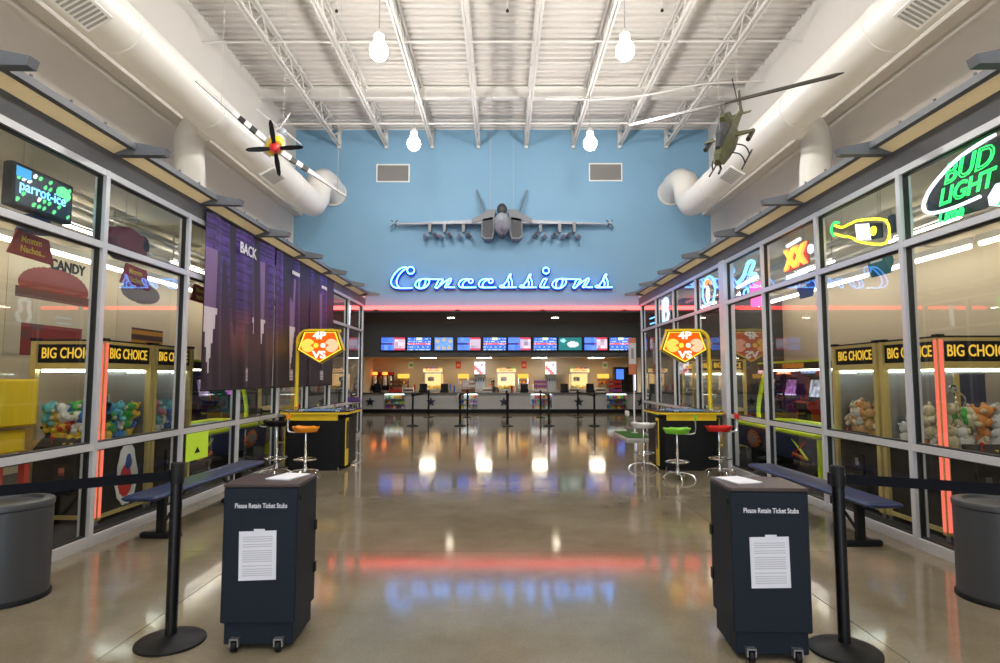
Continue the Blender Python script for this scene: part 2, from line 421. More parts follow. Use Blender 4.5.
# entrance end behind the camera: solid above, glazed below
struct(MB().box(-6, 6, -8.2, -8, 4.2, ZC + 0.6).box(-6, -5.4, -8.2, -8, 0, 4.2).box(5.4, 6, -8.2, -8, 0, 4.2).build('wall_front', 'white_wall'), 'wall above the entrance')
en = struct(MB().box(-5.4, 5.4, -8.15, -8.05, 2.3, 2.4).build('door_1', 'alu'), 'glazed entrance doors')
for k in range(9): MB().box(-5.4 + 1.335 * k, -5.28 + 1.335 * k, -8.15, -8.05, 0, 4.2).build('mullion', 'alu', en)

# roof deck: corrugated sheet, ribs across the hall
v = []; f = []; y = -8.0; prof = []
while y < YB:
    prof += [(y, ZC), (y + 0.09, ZC), (y + 0.11, ZC + 0.05), (y + 0.18, ZC + 0.05)]; y += 0.2
for (yy, zz) in prof: v += [(-XW, min(yy, YB), zz), (XW, min(yy, YB), zz)]
n = len(prof); f = [(2 * i, 2 * i + 1, 2 * i + 3, 2 * i + 2) for i in range(n - 1)]
o = len(v); v += [(-XW, -8, ZC + 0.2), (XW, -8, ZC + 0.2), (XW, YB, ZC + 0.2), (-XW, YB, ZC + 0.2)]; f.append((o, o + 3, o + 2, o + 1))
struct(MB().add(v, f).build('ceiling', 'deck'), 'white corrugated metal roof deck')

# open-web roof joists
JX = [-4.5, -3.2, -1.92, -0.65, 0.67, 1.97, 3.25, 4.54]
ordn = ['first', 'second', 'third', 'fourth', 'fifth', 'sixth', 'seventh', 'eighth', 'ninth', 'tenth']
web = MB().tube([(0, 0, 0), (0, 0.36, 0.4)], 0.014, 5).mesh('web', 'steel_white')
web2 = MB().tube([(0, 0.36, 0.4), (0, 0.72, 0)], 0.014, 5).mesh('web', 'steel_white')
for i, x in enumerate(JX):
    j = thing('roof_joist', 'white open-web steel roof joist, %s from the %s wall' % ((ordn[i], SIDE[-1]) if i < 4 else (ordn[7 - i], SIDE[1])), 'joist', (x, 0, 7.86), group='roof joists under the deck')
    for zz, nm in ((0, 'bottom_chord'), (0.42, 'top_chord')):
        y1 = YB - 0.09 if zz == 0 else YB
        MB().box(-0.055, -0.012, -8, y1, zz, zz + 0.045).box(0.012, 0.055, -8, y1, zz, zz + 0.045).build(nm, 'steel_white', j)
    MB().tube([(0, 15.5, 0.03), (0, YB - 0.03, 0.43)], 0.03, 6).build('end_strut', 'steel_white', j)
    MB().box(-0.045, 0.045, YB - 0.09, YB, -0.06, 0.46).build('bearing_post', 'steel_white', j)
    yy = -0.4
    while yy < 15:
        for me in (web, web2): place('web', me, j, (0, yy, 0.03))
        yy += 0.72
b = thing('cross_beam', 'broad white beam crossing under the roof joists before the blue wall', 'beam', (0, 13.7, 8.05))
MB().box(-XW, XW, -0.07, 0.07, -0.0, 0.02).build('lower_flange', 'steel_white', b); MB().box(-XW, XW, -0.012, 0.012, 0.02, 0.25).build('web_plate', 'steel_white', b)
MB().box(-XW, XW, -0.07, 0.07, 0.25, 0.27).build('upper_flange', 'steel_white', b)
for k, (yy, zz, r) in enumerate(((14.75, 7.90, 0.025), (12.6, 8.27, 0.02), (11.0, 7.88, 0.02), (9.4, 8.25, 0.022), (7.6, 7.88, 0.02), (5, 7.88, 0.02))):
    nm = ['between the cross beam and the blue wall', 'next to the cross beam, high between the joists', 'second bay from the cross beam', 'third bay from the cross beam, near the lamps', 'fourth bay from the cross beam', 'fifth bay from the cross beam'][k]
    tag(MB().tube([(-XW, yy, zz), (XW, yy, zz)], r, 8).build('bridging_rod', 'steel_white', None, True), 'thin white bridging rod across the joists, ' + nm, 'rod', 'bridging rods under the deck')
sp = thing('sprinkler_pipe', 'white sprinkler pipe curving past the helicopter under the roof deck', 'pipe', (0, 0, 0))
MB().tube(catmull([(1.0, 13.2, 7.8), (2.4, 13.2, 7.8), (3.4, 12.9, 7.78), (4.4, 12.6, 7.85), (5.7, 12.6, 7.9)], 5), 0.022, 8).build('pipe', 'steel_white', sp, True)
for x in (-3.0, 2.9, 0.1):
    h = thing('fire_sprinkler', 'small dark sprinkler head under the deck, %s' % {-3.0: 'banner side', 2.9: 'neon beer sign side', 0.1: 'middle of the hall'}[x], 'sprinkler', (x, 10.4, 8.1), group='sprinkler heads')
    MB().tube([(0, 0, 0.05), (0, 0, 0.27)], 0.012, 6).build('drop', 'steel_white', h); MB().lathe([(0.03, 0), (0.03, 0.02), (0.012, 0.05)], n=10).build('head', 'black', h)

# ------------------------------------------------------------------ storefront bays
YM = [2.5 + 0] + [5.43 + 1.465 * k for k in range(-1, 8)]
for s in (-1, 1):
    for k in range(len(YM) - 1):
        y0, y1 = YM[k], YM[k + 1]
        wd = struct(bpy.data.objects.new('window_%d' % (k + 1 + (20 if s > 0 else 0)), None), 'glazed storefront bay, %s' % SIDE[s])
        COL.objects.link(wd); wd.location = (s * W, y0, 0)
        d = y1 - y0
        thick = 0.16 if (s > 0 and abs(y1 - 9.8) < 0.1) else 0.0
        def post(yc, wdt=0.028, dep=0.055): return MB().box(-dep, dep, yc - wdt, yc + wdt, 0, 3.41)
        if k == 0: post(0).build('mullion', 'alu', wd)
        post(d, 0.028 + thick / 2, 0.055 + thick * 0.2).build('mullion', 'alu', wd)
        for nm, z0, z1 in (('sill_rail', 0, 0.09), ('lower_rail', 0.845, 0.905), ('upper_rail', 2.675, 2.735), ('head_rail', 3.35, 3.41)):
            MB().box(-0.05, 0.05, 0.028, d - 0.028 - thick / 2, z0, z1).build(nm, 'alu', wd)
        for z0, z1 in ((0.09, 0.845), (0.905, 2.675), (2.735, 3.35)):
            g = MB(); a, b = 0.028, d - 0.028 - thick / 2
            for q in ((a, a + 0.014, z0, z1), (b - 0.014, b, z0, z1), (a, b, z0, z0 + 0.014), (a, b, z1 - 0.014, z1)): g.box(-0.022, 0.022, *q)
            pn = MB().box(-0.003, 0.003, a, b, z0, z1).build('pane', 'glass', wd)
            g.build('gasket', 'gasket', pn)

# ------------------------------------------------------------------ canopy brackets above the glass
AY = [2.28 + 1.645 * k for k in range(9)]
for s in (-1, 1):
    for k, y in enumerate(AY):
        a = thing('canopy', 'grey canopy wing with translucent sheet, %s from the entrance, %s' % (ordn[k], SIDE[s]), 'canopy', (s * 3.70, y, 3.6), group='canopies over the glass front, ' + SIDE[s])
        MB().prism([(-s * 0.005, 0.0), (-s * 0.5, -0.005), (-s * 0.52, 0.06), (-s * 0.20, 0.125), (-s * 0.005, 0.14)], -0.045, 0.045, 'xz').build('bracket', 'bracket_grey', a)
        if k < len(AY) - 1:
            MB().box(*sorted((-s * 0.175, -s * 0.235)), 0.045, 1.6, 0.045, 0.105).build('front_rail', 'bracket_grey', a)
            MB().prism([(-s * 0.003, 0.005), (-s * 0.18, 0.07), (-s * 0.18, 0.085), (-s * 0.003, 0.02)], 0.045, 1.6, 'xz').build('sheet', 'canopy_sheet', a)
            for q in range(3): MB().box(-s * 0.2 - 0.008, -s * 0.2 + 0.008, 0.36 + q * 0.42, 0.376 + q * 0.42, 0.105, 0.145).build('stud', 'bracket_grey', a)
# ------------------------------------------------------------------ spiral ducts
for s in (-1, 1):
    d = thing('air_duct', 'big white spiral air duct bending into the blue wall, ' + SIDE[s], 'duct', (s * 4.7, 0, 5.75))
    path = [(0, -7.5, 0), (0, 14.2, 0)]
    path = [(0, y, 0) for y in (-7.5, 0, 4, 8, 12, 14.2)] + [(0, 14.62, 0.06), (0, 14.9, 0.3), (0, 14.95, 0.5), (-s * 0.01, 15.05, 0.7), (-s * 0.04, 15.35, 0.86), (-s * 0.06, 15.7, 0.88), (-s * 0.06, 16.0, 0.84), (-s * 0.06, YB, 0.80)]
    MB().tube(path, 0.325, 28).build('pipe', 'duct', d, True)
    MB().lathe([(0.325, -0.05), (0.36, -0.05), (0.36, 0)], (-s * 0.06, YB, 0.80), 28, 'y').build('wall_collar', 'duct', d, True)
    for k, y in enumerate((1.6, 3.8, 5.4, 7.0, 9.2, 11.4, 13.0)):
        MB().lathe([(0.326, -0.02), (0.335, -0.015), (0.335, 0.015), (0.326, 0.02)], (0, y, 0), 28, 'y').build('seam_band', 'duct', d, True)
    # branch: out toward the wall, then down to the ledge
    MB().tube([(-0.1 * -s, 9.9, 0.02), (s * 0.42, 9.9, 0.0), (s * 0.52, 9.9, -0.05), (s * 0.60, 9.9, -0.18), (s * 0.62, 9.9, -0.4), (s * 0.55, 9.85, -0.8), (s * 0.5, 9.8, -1.3), (s * 0.5, 9.8, -1.97)], 0.24, 22).build('branch_pipe', 'duct', d, True)
    for y in (6.15, 11.6):
        c = Vector((-s * 0.16, y, -0.27)); ang = math.atan2(-0.27, -s * 0.16)
        r = MB().box(-0.16, 0.16, -0.32, 0.32, 0.0, 0.035).build('grille_frame', 'white', d)
        nrm = Vector((-s * 0.5, 0, -0.85)).normalized(); u = Vector((0, 1, 0)); vv = nrm.cross(u)
        mt = Matrix((vv, u, nrm)).transposed().to_4x4(); mt.translation = nrm * 0.31 + Vector((0, y, 0)); r.matrix_local = mt
        for q in range(9): MB().box(-0.13, 0.13, -0.28 + q * 0.066, -0.25 + q * 0.066, 0.035, 0.042).build('slat', 'grille', r)
# ------------------------------------------------------------------ wall grilles
for x0, z0, nm in ((-3.47, 6.86, -1), (2.40, 6.88, 1)):
    g = thing('wall_grille', 'rectangular return air grille high on the blue wall, ' + SIDE[nm], 'grille', (x0, YB, z0))
    MB().box(0, 0.92, -0.03, 0, 0, 0.03).box(0, 0.92, -0.03, 0, 0.48, 0.51).box(0, 0.03, -0.03, 0, 0.03, 0.48).box(0.89, 0.92, -0.03, 0, 0.03, 0.48).build('frame', 'white', g)
    MB().box(0.03, 0.89, -0.006, 0, 0.03, 0.48).build('back', 'grille', g)
    sl = MB().prism([(-0.024, 0), (-0.02, 0), (-0.004, 0.022), (-0.008, 0.022)], 0.03, 0.89, 'yz').mesh('slat', 'grille')
    for q in range(14): place('slat', sl, g, (0, 0, 0.04 + q * 0.031))
# ------------------------------------------------------------------ pendant lamps
for s in (-1, 1):
    for k, y in enumerate((13.05, 9.23, 5.4, 1.6, -2.2)):
        l = thing('pendant_lamp', 'glowing round pendant lamp, %s, %s' % (['closest to the blue wall', 'second from the blue wall', 'third from the blue wall', 'fourth from the blue wall', 'fifth from the blue wall'][k], SIDE[s]), 'lamp', (s * 1.97, y, 6.7), group='pendant lamps under the roof')
        MB().ball((0, 0, 0), 0.145, (1, 1, 1.08), 16, 10).build('globe', 'lamp', l, True)
        MB().lathe([(0.06, 0.14), (0.085, 0.16), (0.085, 0.27), (0.05, 0.31), (0.03, 0.36)], n=14).build('ballast_housing', 'offwhite', l, True)
        MB().tube([(0, 0, 0.34), (0, 0, 1.66)], 0.008, 6).build('rod', 'steel', l)
# ------------------------------------------------------------------ red neon edge and sign
rn = thing('red_neon_strip', 'long red neon tube along the bottom edge of the blue wall', 'neon strip', (0, 16.08, 3.36))
MB().tube([(-5.6, 0, 0), (5.6, 0, 0)], 0.05, 8).build('tube', 'neon_red', rn)
MB().box(-5.6, 5.6, 0.05, 0.11, -0.09, -0.06).build('channel', 'dark_grey', rn)
for x in (-3.4, -1.2, 1.1, 3.3): MB().box(x - 0.05, x + 0.05, -0.04, 0.11, -0.065, -0.045).build('clip', 'dark_grey', rn)

sg = thing('neon_sign', 'blue neon script sign reading Concessions on the blue wall', 'sign', (-3.02, 16.07, 3.90))
PX = 16.02 / 600
def glyph(polys, ox):
    """one letter: (points in photo-size units, smooth, closed)"""
    lt = None; back = MB(); tb = MB()
    for pts, cl in polys:
        P = catmull([((ox + x) * PX, 0, z * PX) for x, z in pts], 5, cl)
        back.tube([(p.x, 0.075, p.z - 0.01) for p in P], 0.052, 7, cl)
        tb.tube([(p.x, 0.0, p.z) for p in P], 0.019, 7, cl)
    lt = back.build('letter', 'blue_channel', sg, True); tb.build('neon_tube', 'neon_blue', lt, True)
def cc(L, k, ox, oz, closed=False): return ([((x - ox) / k, (oz - y) / k) for x, y in L], closed)
def circ(x, y, r, k, ox, oz): return cc([(x + r * math.cos(a * PI / 4), y + r * math.sin(a * PI / 4)) for a in range(8)], k, ox, oz, True)
K1, K2 = 8.33, 7.69
def gC(): return [cc([(185, 112), (175, 98), (130, 108), (85, 150), (56, 200), (54, 240), (80, 268), (130, 277), (230, 275)], K1, 45, 275), cc([(188, 104), (150, 128), (115, 170), (98, 215), (104, 250), (128, 274)], K1, 45, 275), circ(216, 125, 30, K1, 45, 275)]
def go(): return [cc([(330, 198), (285, 206), (260, 232), (258, 258), (285, 277), (330, 274), (365, 245), (373, 215), (355, 199)], K1, 255, 275, True), cc([(302, 206), (288, 235), (290, 272)], K1, 255, 275), cc([(345, 202), (338, 240), (322, 270)], K1, 255, 275), cc([(340, 198), (395, 200), (450, 200)], K1, 255, 275)]
def gn(): return [cc([(452, 203), (440, 235), (424, 270), (445, 273), (470, 235), (490, 205), (452, 203)], K1, 420, 275), cc([(450, 268), (500, 225), (548, 196), (560, 205), (545, 235), (528, 266), (590, 270)], K1, 420, 275), cc([(540, 202), (520, 240), (505, 268), (528, 268)], K1, 420, 275)]
def gc(): return [cc([(712, 204), (690, 198), (650, 206), (624, 235), (628, 260), (655, 271), (770, 270)], K1, 620, 275), cc([(700, 202), (668, 225), (655, 250), (662, 270)], K1, 620, 275), circ(724, 216, 18, K1, 620, 275)]
def gs(): return [cc([(140, 249), (70, 250), (20, 250), (8, 241), (28, 234), (45, 242), (40, 250)], K2, 5, 254), cc([(38, 232), (62, 202), (78, 165), (92, 146), (97, 152), (92, 170), (106, 208), (104, 248)], K2, 5, 254), cc([(80, 172), (72, 192), (82, 215), (76, 248)], K2, 5, 254)]
def gi(): return [cc([(350, 185), (335, 215), (322, 243), (338, 250), (395, 250)], K2, 320, 254), cc([(350, 185), (375, 184), (362, 215), (348, 243)], K2, 320, 254), circ(370, 118, 24, K2, 320, 254)]
for g, ox in ((gC, 0), (go, 25.2), (gn, 45), (gc, 69), (gc, 89.2), (gs, 110.2), (gs, 130.4), (gi, 151.2), (go, 163.9), (gn, 184.5), (gs, 207)): glyph(g(), ox)
# ------------------------------------------------------------------ lobby downlights
for x, s in ((-1.5, -1), (1.55, 1)):
    d = thing('downlight', 'round recessed downlight in the dark lobby ceiling, ' + SIDE[s], 'light', (x, 17.5, 3.25), group='recessed downlights')
    MB().lathe([(0.13, -0.02), (0.13, 0)], n=20).build('trim_ring', 'offwhite', d); MB().lathe([(0.10, -0.026), (0.10, -0.02)], n=20).build('lens', 'down_lamp', d)
for k, x in enumerate((-5.2, -3.1, -1.05, 1.05, 3.1, 5.2)):  # added row hidden above the soffit edge, brightens queue floor and counter front
    d = thing('downlight', 'recessed downlight over the queue, %s from the banner side' % ordn[k], 'light', (x, 22.6, 4.1), group='downlights over the queue')
    MB().lathe([(0.16, -0.02), (0.16, 0)], n=20).build('trim_ring', 'offwhite', d); MB().lathe([(0.13, -0.026), (0.13, -0.02)], n=20).build('lens', 'queue_lamp', d)
# ================================================================== AIRCRAFT
def wires(o, pts, top=8.35):
    """hanging wires given in world space, kept as parts of the model"""
    inv = o.matrix_world.inverted()
    for p in pts:
        p = Vector(p); MB().tube([inv @ p, inv @ Vector((p.x, p.y, top))], 0.0035, 5).build('hanging_wire', 'wire', o)
# --- fighter jet, nose towards the entrance
J = thing('fighter_jet', 'grey twin-tailed fighter jet model with missiles hung before the blue wall', 'model jet', (0, 15.72, 5.55))
J.scale = (1.035, 0.5, 1.035)
U = 15.1 / 600
def jm(): return MB()
def jl(prof, c, sx, sz, nm, m): return MB().lathe(prof, c, 18, 'y', sx, sz).build(nm, m, J, True)
jl([(0.02, -0.75), (0.10, -0.55), (0.17, -0.25), (0.215, 0.1), (0.22, 0.5), (0.2, 0.9)], (0, 0, 0.05), 1.0, 1.35, 'fuselage', 'jet_light')
MB().ball((0, 0.1, 0.40), 0.16, (0.85, 1.9, 1.05), 14, 9).build('cockpit_canopy', 'jet_dark', J, True)
for s in (-1, 1):
    MB().prism([(s * 0.16, 0.42), (s * 0.36, 0.40), (s * 0.55, 0.28), (s * 0.78, 0.16), (s * 0.78, 0.06), (s * 0.55, 0.1), (s * 0.2, 0.15)], 0.1, 0.95, 'xz').build('wing_root', 'jet_grey', J)
    it = MB().prism([(s * 0.2, 0.26), (s * 0.53, 0.20), (s * 0.53, -0.28), (s * 0.46, -0.36), (s * 0.25, -0.36), (s * 0.2, -0.2)], 0.12, 0.95, 'xz').build('engine_intake', 'jet_grey', J)
    MB().prism([(s * 0.235, 0.21), (s * 0.5, 0.16), (s * 0.5, -0.26), (s * 0.44, -0.32), (s * 0.27, -0.32), (s * 0.235, -0.18)], 0.10, 0.125, 'xz').build('intake_opening', 'jet_dark', it)
    MB().add([(s * 0.5, 0.15, 0.15), (s * 0.5, 0.9, 0.17), (s * 2.72, 0.75, 0.10), (s * 2.72, 0.45, 0.10), (s * 0.5, 0.15, 0.05), (s * 0.5, 0.9, 0.07), (s * 2.72, 0.75, 0.06), (s * 2.72, 0.45, 0.06)],
             [(0, 1, 2, 3), (7, 6, 5, 4), (0, 3, 7, 4), (1, 5, 6, 2), (2, 6, 7, 3), (0, 4, 5, 1)]).build('wing', 'jet_light', J)
    MB().prism([(0.45, 0.35), (0.85, 0.35), (0.98, 1.08), (0.80, 1.08)], -0.012, 0.012, 'yz').xf(Matrix.Translation((s * 0.44, 0, 0)) @ Matrix.Translation((0, 0, 0.35)) @ Matrix.Rotation(s * 0.32, 4, 'Y') @ Matrix.Translation((0, 0, -0.35))).build('tail_fin', 'jet_grey', J)
    MB().tube([(s * 2.80, 0.2, 0.08), (s * 2.80, 0.9, 0.08)], 0.035, 8).build('wingtip_missile', 'jet_light', J, True)
    fn = MB()
    for a in range(4):
        c, sn = math.cos(a * PI / 2 + PI / 4), math.sin(a * PI / 2 + PI / 4)
        fn.tube([(s * 2.80, 0.32, 0.08), (s * 2.80 + c * 0.12, 0.4, 0.08 + sn * 0.12)], 0.014, 5)
    fn.build('missile_fins', 'jet_dark', J)
    for x in (1.0, 1.5, 1.88):
        MB().prism([(s * (x - 0.05), 0.1), (s * (x + 0.05), 0.1), (s * (x + 0.03), -0.16), (s * (x - 0.03), -0.16)], 0.3, 0.7, 'xz').build('pylon', 'jet_grey', J)
        for dx in (-0.13, 0.11):
            ms = MB().lathe([(0.01, -0.1), (0.05, 0.05), (0.05, 0.75), (0.03, 0.8)], (s * (x + dx), 0.1, -0.22 - 0.03 * (dx > 0)), 8, 'y').build('missile', 'jet_light' if dx > 0 else 'jet_grey', J, True)
            MB().box(s * (x + dx) - 0.09, s * (x + dx) + 0.09, 0.62, 0.78, -0.228 - 0.03 * (dx > 0), -0.212 - 0.03 * (dx > 0)).build('fin', 'jet_grey', ms)
MB().tube([(0.0, -0.3, -0.25), (0.0, 0.3, -0.3)], 0.06, 8).build('belly_pod', 'jet_dark', J, True)
MB().tube([(0.3, 0.55, 0.35), (0.3, 0.55, 2.70)], 0.0035, 5).build('hanging_wire', 'wire', J); MB().tube([(-0.3, 0.55, 0.35), (-0.3, 0.55, 2.70)], 0.0035, 5).build('hanging_wire', 'wire', J)

# --- propeller fighter, banked and nose down
A = thing('propeller_plane', 'silver propeller fighter model with black and white wing stripes and red spinner', 'model plane')
A.matrix_world = frame((-3.17, 8.15, 4.69), (0.69, 0.54, -0.48), (0.30, -0.82, -0.485))
bpy.context.view_layer.update()
MB().lathe([(0.085, 0), (0.115, 0.1), (0.125, 0.35), (0.12, 0.8), (0.085, 1.3), (0.04, 1.85), (0.015, 1.95)], (0, 0, 0), 16, 'y', 1, 1.25).build('fuselage', 'plane_silver', A, True)
MB().lathe([(0.088, -0.002), (0.118, 0.1), (0.122, 0.2)], (0, 0, 0), 16, 'y', 1.01, 1.26).build('cowling_band', 'yellow', A, True)
MB().lathe([(0.005, -0.17), (0.04, -0.14), (0.07, -0.06), (0.082, 0)], (0, 0, 0), 16, 'y').build('spinner', 'red', A, True)
for a in range(4):
    an = a * PI / 2 + 0.76
    c, sn = math.cos(an), math.sin(an)
    P = [(0.05, 0.022), (0.2, 0.034), (0.34, 0.026), (0.38, 0.008)]
    vs = []
    for r, hw in P: vs += [(c * r - sn * hw, -0.06, sn * r + c * hw), (c * r + sn * hw, -0.05, sn * r - c * hw)]
    vs2 = [(x, y + 0.012, z) for x, y, z in vs]; fs = [(2 * i, 2 * i + 1, 2 * i + 3, 2 * i + 2) for i in range(3)]
    fs2 = [tuple(8 + q for q in reversed(t)) for t in fs]
    MB().add(vs + vs2, fs + fs2 + [(0, 2, 10, 8), (2, 4, 12, 10), (4, 6, 14, 12), (6, 7, 15, 14), (7, 5, 13, 15), (5, 3, 11, 13), (3, 1, 9, 11), (1, 0, 8, 9)]).build('propeller_blade', 'black', A)
MB().ball((0, 0.62, 0.13), 0.09, (0.8, 2.2, 1.1), 12, 8).build('cockpit_canopy', 'jet_light', A, True)
for s in (-1, 1):
    def wq(x0, x1, e=0.0):
        def sec(x):
            t = x / 1.24; y0 = 0.30 + 0.10 * t - e; y1 = 0.72 - 0.12 * t + e; z = -0.07 + 0.08 * t; h = 0.05 * (1 - 0.6 * t) + e * 0.6
            return [(s * x, y0, z), (s * x, (y0 + y1) / 2 - 0.05, z + h), (s * x, y1, z), (s * x, (y0 + y1) / 2 - 0.05, z - h)]
        return MB().add(sec(x0) + sec(x1), [(0, 1, 2, 3), (7, 6, 5, 4)] + [(i, (i + 1) % 4, (i + 1) % 4 + 4, i + 4) for i in range(4)])
    wg = wq(0.05, 1.24).build('wing', 'plane_silver', A)
    for k, (xa, xb) in enumerate(((0.19, 0.285), (0.285, 0.38), (0.38, 0.475), (0.475, 0.57), (0.57, 0.665))):
        wq(xa, xb, 0.006).build('wing_stripe', 'white' if k % 2 == 0 else 'black', wg)
    MB().add([(0, 1.62, 0.06), (0, 1.85, 0.06), (s * 0.42, 1.82, 0.06), (s * 0.42, 1.70, 0.06), (0, 1.62, 0.075), (0, 1.85, 0.075), (s * 0.42, 1.82, 0.07), (s * 0.42, 1.70, 0.07)],
             [(0, 1, 2, 3), (7, 6, 5, 4), (0, 3, 7, 4), (1, 5, 6, 2), (2, 6, 7, 3)]).build('tailplane', 'plane_silver', A)
MB().prism([(1.55, 0.05), (1.92, 0.05), (1.95, 0.2), (1.85, 0.36), (1.75, 0.34)], -0.008, 0.008, 'yz').build('tail_fin', 'plane_silver', A)
MB().box(-0.07, 0.07, 0.55, 1.05, -0.24, -0.14).build('belly_scoop', 'plane_silver', A)
wires(A, [(-3.75, 7.75, 5.05), (-2.45, 8.75, 4.27), (-3.5, 9.32, 5.46)])

# --- attack helicopter
H = thing('attack_helicopter', 'olive green attack helicopter model with long two-blade rotor', 'model helicopter')
H.matrix_world = frame((3.074, 8.021, 4.846), (0.793, -0.609, 0.026), (-0.469, -0.637, -0.612)) @ Matrix.Scale(0.7155, 4)
bpy.context.view_layer.update()
def sect(y, hw, zt, zb, k=0.55): return [(-hw * k, y, zt), (hw * k, y, zt), (hw, y, zt * 0.4 + zb * 0.6), (hw * 0.75, y, zb), (-hw * 0.75, y, zb), (-hw, y, zt * 0.4 + zb * 0.6)]
def loft(S_):
    vs = []; fs = []
    for q in S_: vs += q
    n = len(S_[0])
    for i in range(len(S_) - 1):
        for k in range(n): fs.append((i * n + k, i * n + (k + 1) % n, (i + 1) * n + (k + 1) % n, (i + 1) * n + k))
    fs += [tuple(range(n)), tuple(range((len(S_) - 1) * n, len(S_) * n))]
    return MB().add(vs, fs)
loft([sect(-0.95, 0.06, -0.18, -0.28), sect(-0.85, 0.11, -0.10, -0.33), sect(-0.5, 0.14, 0.0, -0.34), sect(-0.1, 0.17, 0.06, -0.33), sect(0.3, 0.15, 0.05, -0.28), sect(0.6, 0.07, 0.02, -0.16), sect(1.5, 0.03, 0.0, -0.08)]).build('fuselage', 'olive', H)
loft([sect(-0.72, 0.05, 0.0, -0.06), sect(-0.45, 0.095, 0.17, 0.0), sect(-0.1, 0.10, 0.24, 0.05), sect(0.1, 0.09, 0.2, 0.05)]).build('cockpit_canopy', 'jet_dark', H)
loft([sect(-0.05, 0.08, 0.32, 0.08), sect(0.1, 0.12, 0.34, 0.06), sect(0.4, 0.10, 0.28, 0.04), sect(0.55, 0.05, 0.2, 0.04)]).build('engine_housing', 'olive', H)
MB().tube([(0, 0.12, 0.3), (0, 0.12, 0.52)], 0.022, 8).build('mast', 'steel', H)
MB().box(-0.09, 0.09, 0.09, 0.15, 0.49, 0.53).build('rotor_hub', 'steel', H)
for s in (-1, 1):
    MB().add([(s * 0.08, 0.10, 0.50), (s * 0.08, 0.16, 0.52), (s * 0.45, 0.18, 0.53), (s * 2.0, 0.20, 0.54), (s * 2.15, 0.12, 0.54), (s * 2.0, 0.04, 0.52), (s * 0.45, 0.06, 0.51),
              (s * 0.08, 0.10, 0.515), (s * 0.08, 0.16, 0.535), (s * 0.45, 0.18, 0.545), (s * 2.0, 0.20, 0.555), (s * 2.15, 0.12, 0.555), (s * 2.0, 0.04, 0.535), (s * 0.45, 0.06, 0.525)],
             [tuple(range(6, -1, -1)), tuple(range(7, 14))] + [(i, (i + 1) % 7, (i + 1) % 7 + 7, i + 7) for i in range(7)]).xf(Matrix.Translation((0, 0.12, 0)) @ Matrix.Rotation(-0.225, 4, 'Z') @ Matrix.Translation((0, -0.12, 0))).build('rotor_blade', 'rotor' if s > 0 else 'steel', H)
    MB().add([(s * 0.12, 0.0, -0.10), (s * 0.12, 0.25, -0.10), (s * 0.46, 0.2, -0.12), (s * 0.46, 0.05, -0.12), (s * 0.12, 0.0, -0.13), (s * 0.12, 0.25, -0.13), (s * 0.46, 0.2, -0.14), (s * 0.46, 0.05, -0.14)],
             [(0, 1, 2, 3), (7, 6, 5, 4), (0, 3, 7, 4), (1, 5, 6, 2), (2, 6, 7, 3)]).build('stub_wing', 'olive', H)
    MB().tube([(s * 0.40, -0.15, -0.19), (s * 0.40, 0.35, -0.19)], 0.045, 8).build('rocket_pod', 'rotor', H)
    MB().tube([(s * 0.30, -0.65, -0.56), (s * 0.30, -0.1, -0.56), (s * 0.30, 0.35, -0.56)], 0.016, 6).build('skid', 'rotor', H)
    for y in (-0.35, 0.1): MB().tube(catmull([(s * 0.12, y, -0.3), (s * 0.24, y, -0.36), (s * 0.29, y, -0.46), (s * 0.30, y, -0.56)], 3), 0.014, 6).build('skid_strut', 'rotor', H)
    MB().box(*sorted((s * 0.03, s * 0.24)), 1.15, 1.27, -0.04, -0.025).build('tailplane', 'olive', H)
MB().prism([(1.35, -0.05), (1.5, -0.05), (1.68, 0.34), (1.58, 0.36)], -0.015, 0.015, 'yz').build('tail_fin', 'olive', H)
MB().box(-0.075, -0.06, 1.6, 1.63, 0.05, 0.62).build('tail_rotor', 'rotor', H)
MB().tube([(0, -0.85, -0.3), (0, -0.85, -0.4), (0, -1.05, -0.41)], 0.02, 6).build('nose_gun', 'rotor', H)
wires(H, [tuple(H.matrix_world @ Vector((0, -0.5, 0.0))), tuple(H.matrix_world @ Vector((0, 1.2, 0.0)))])
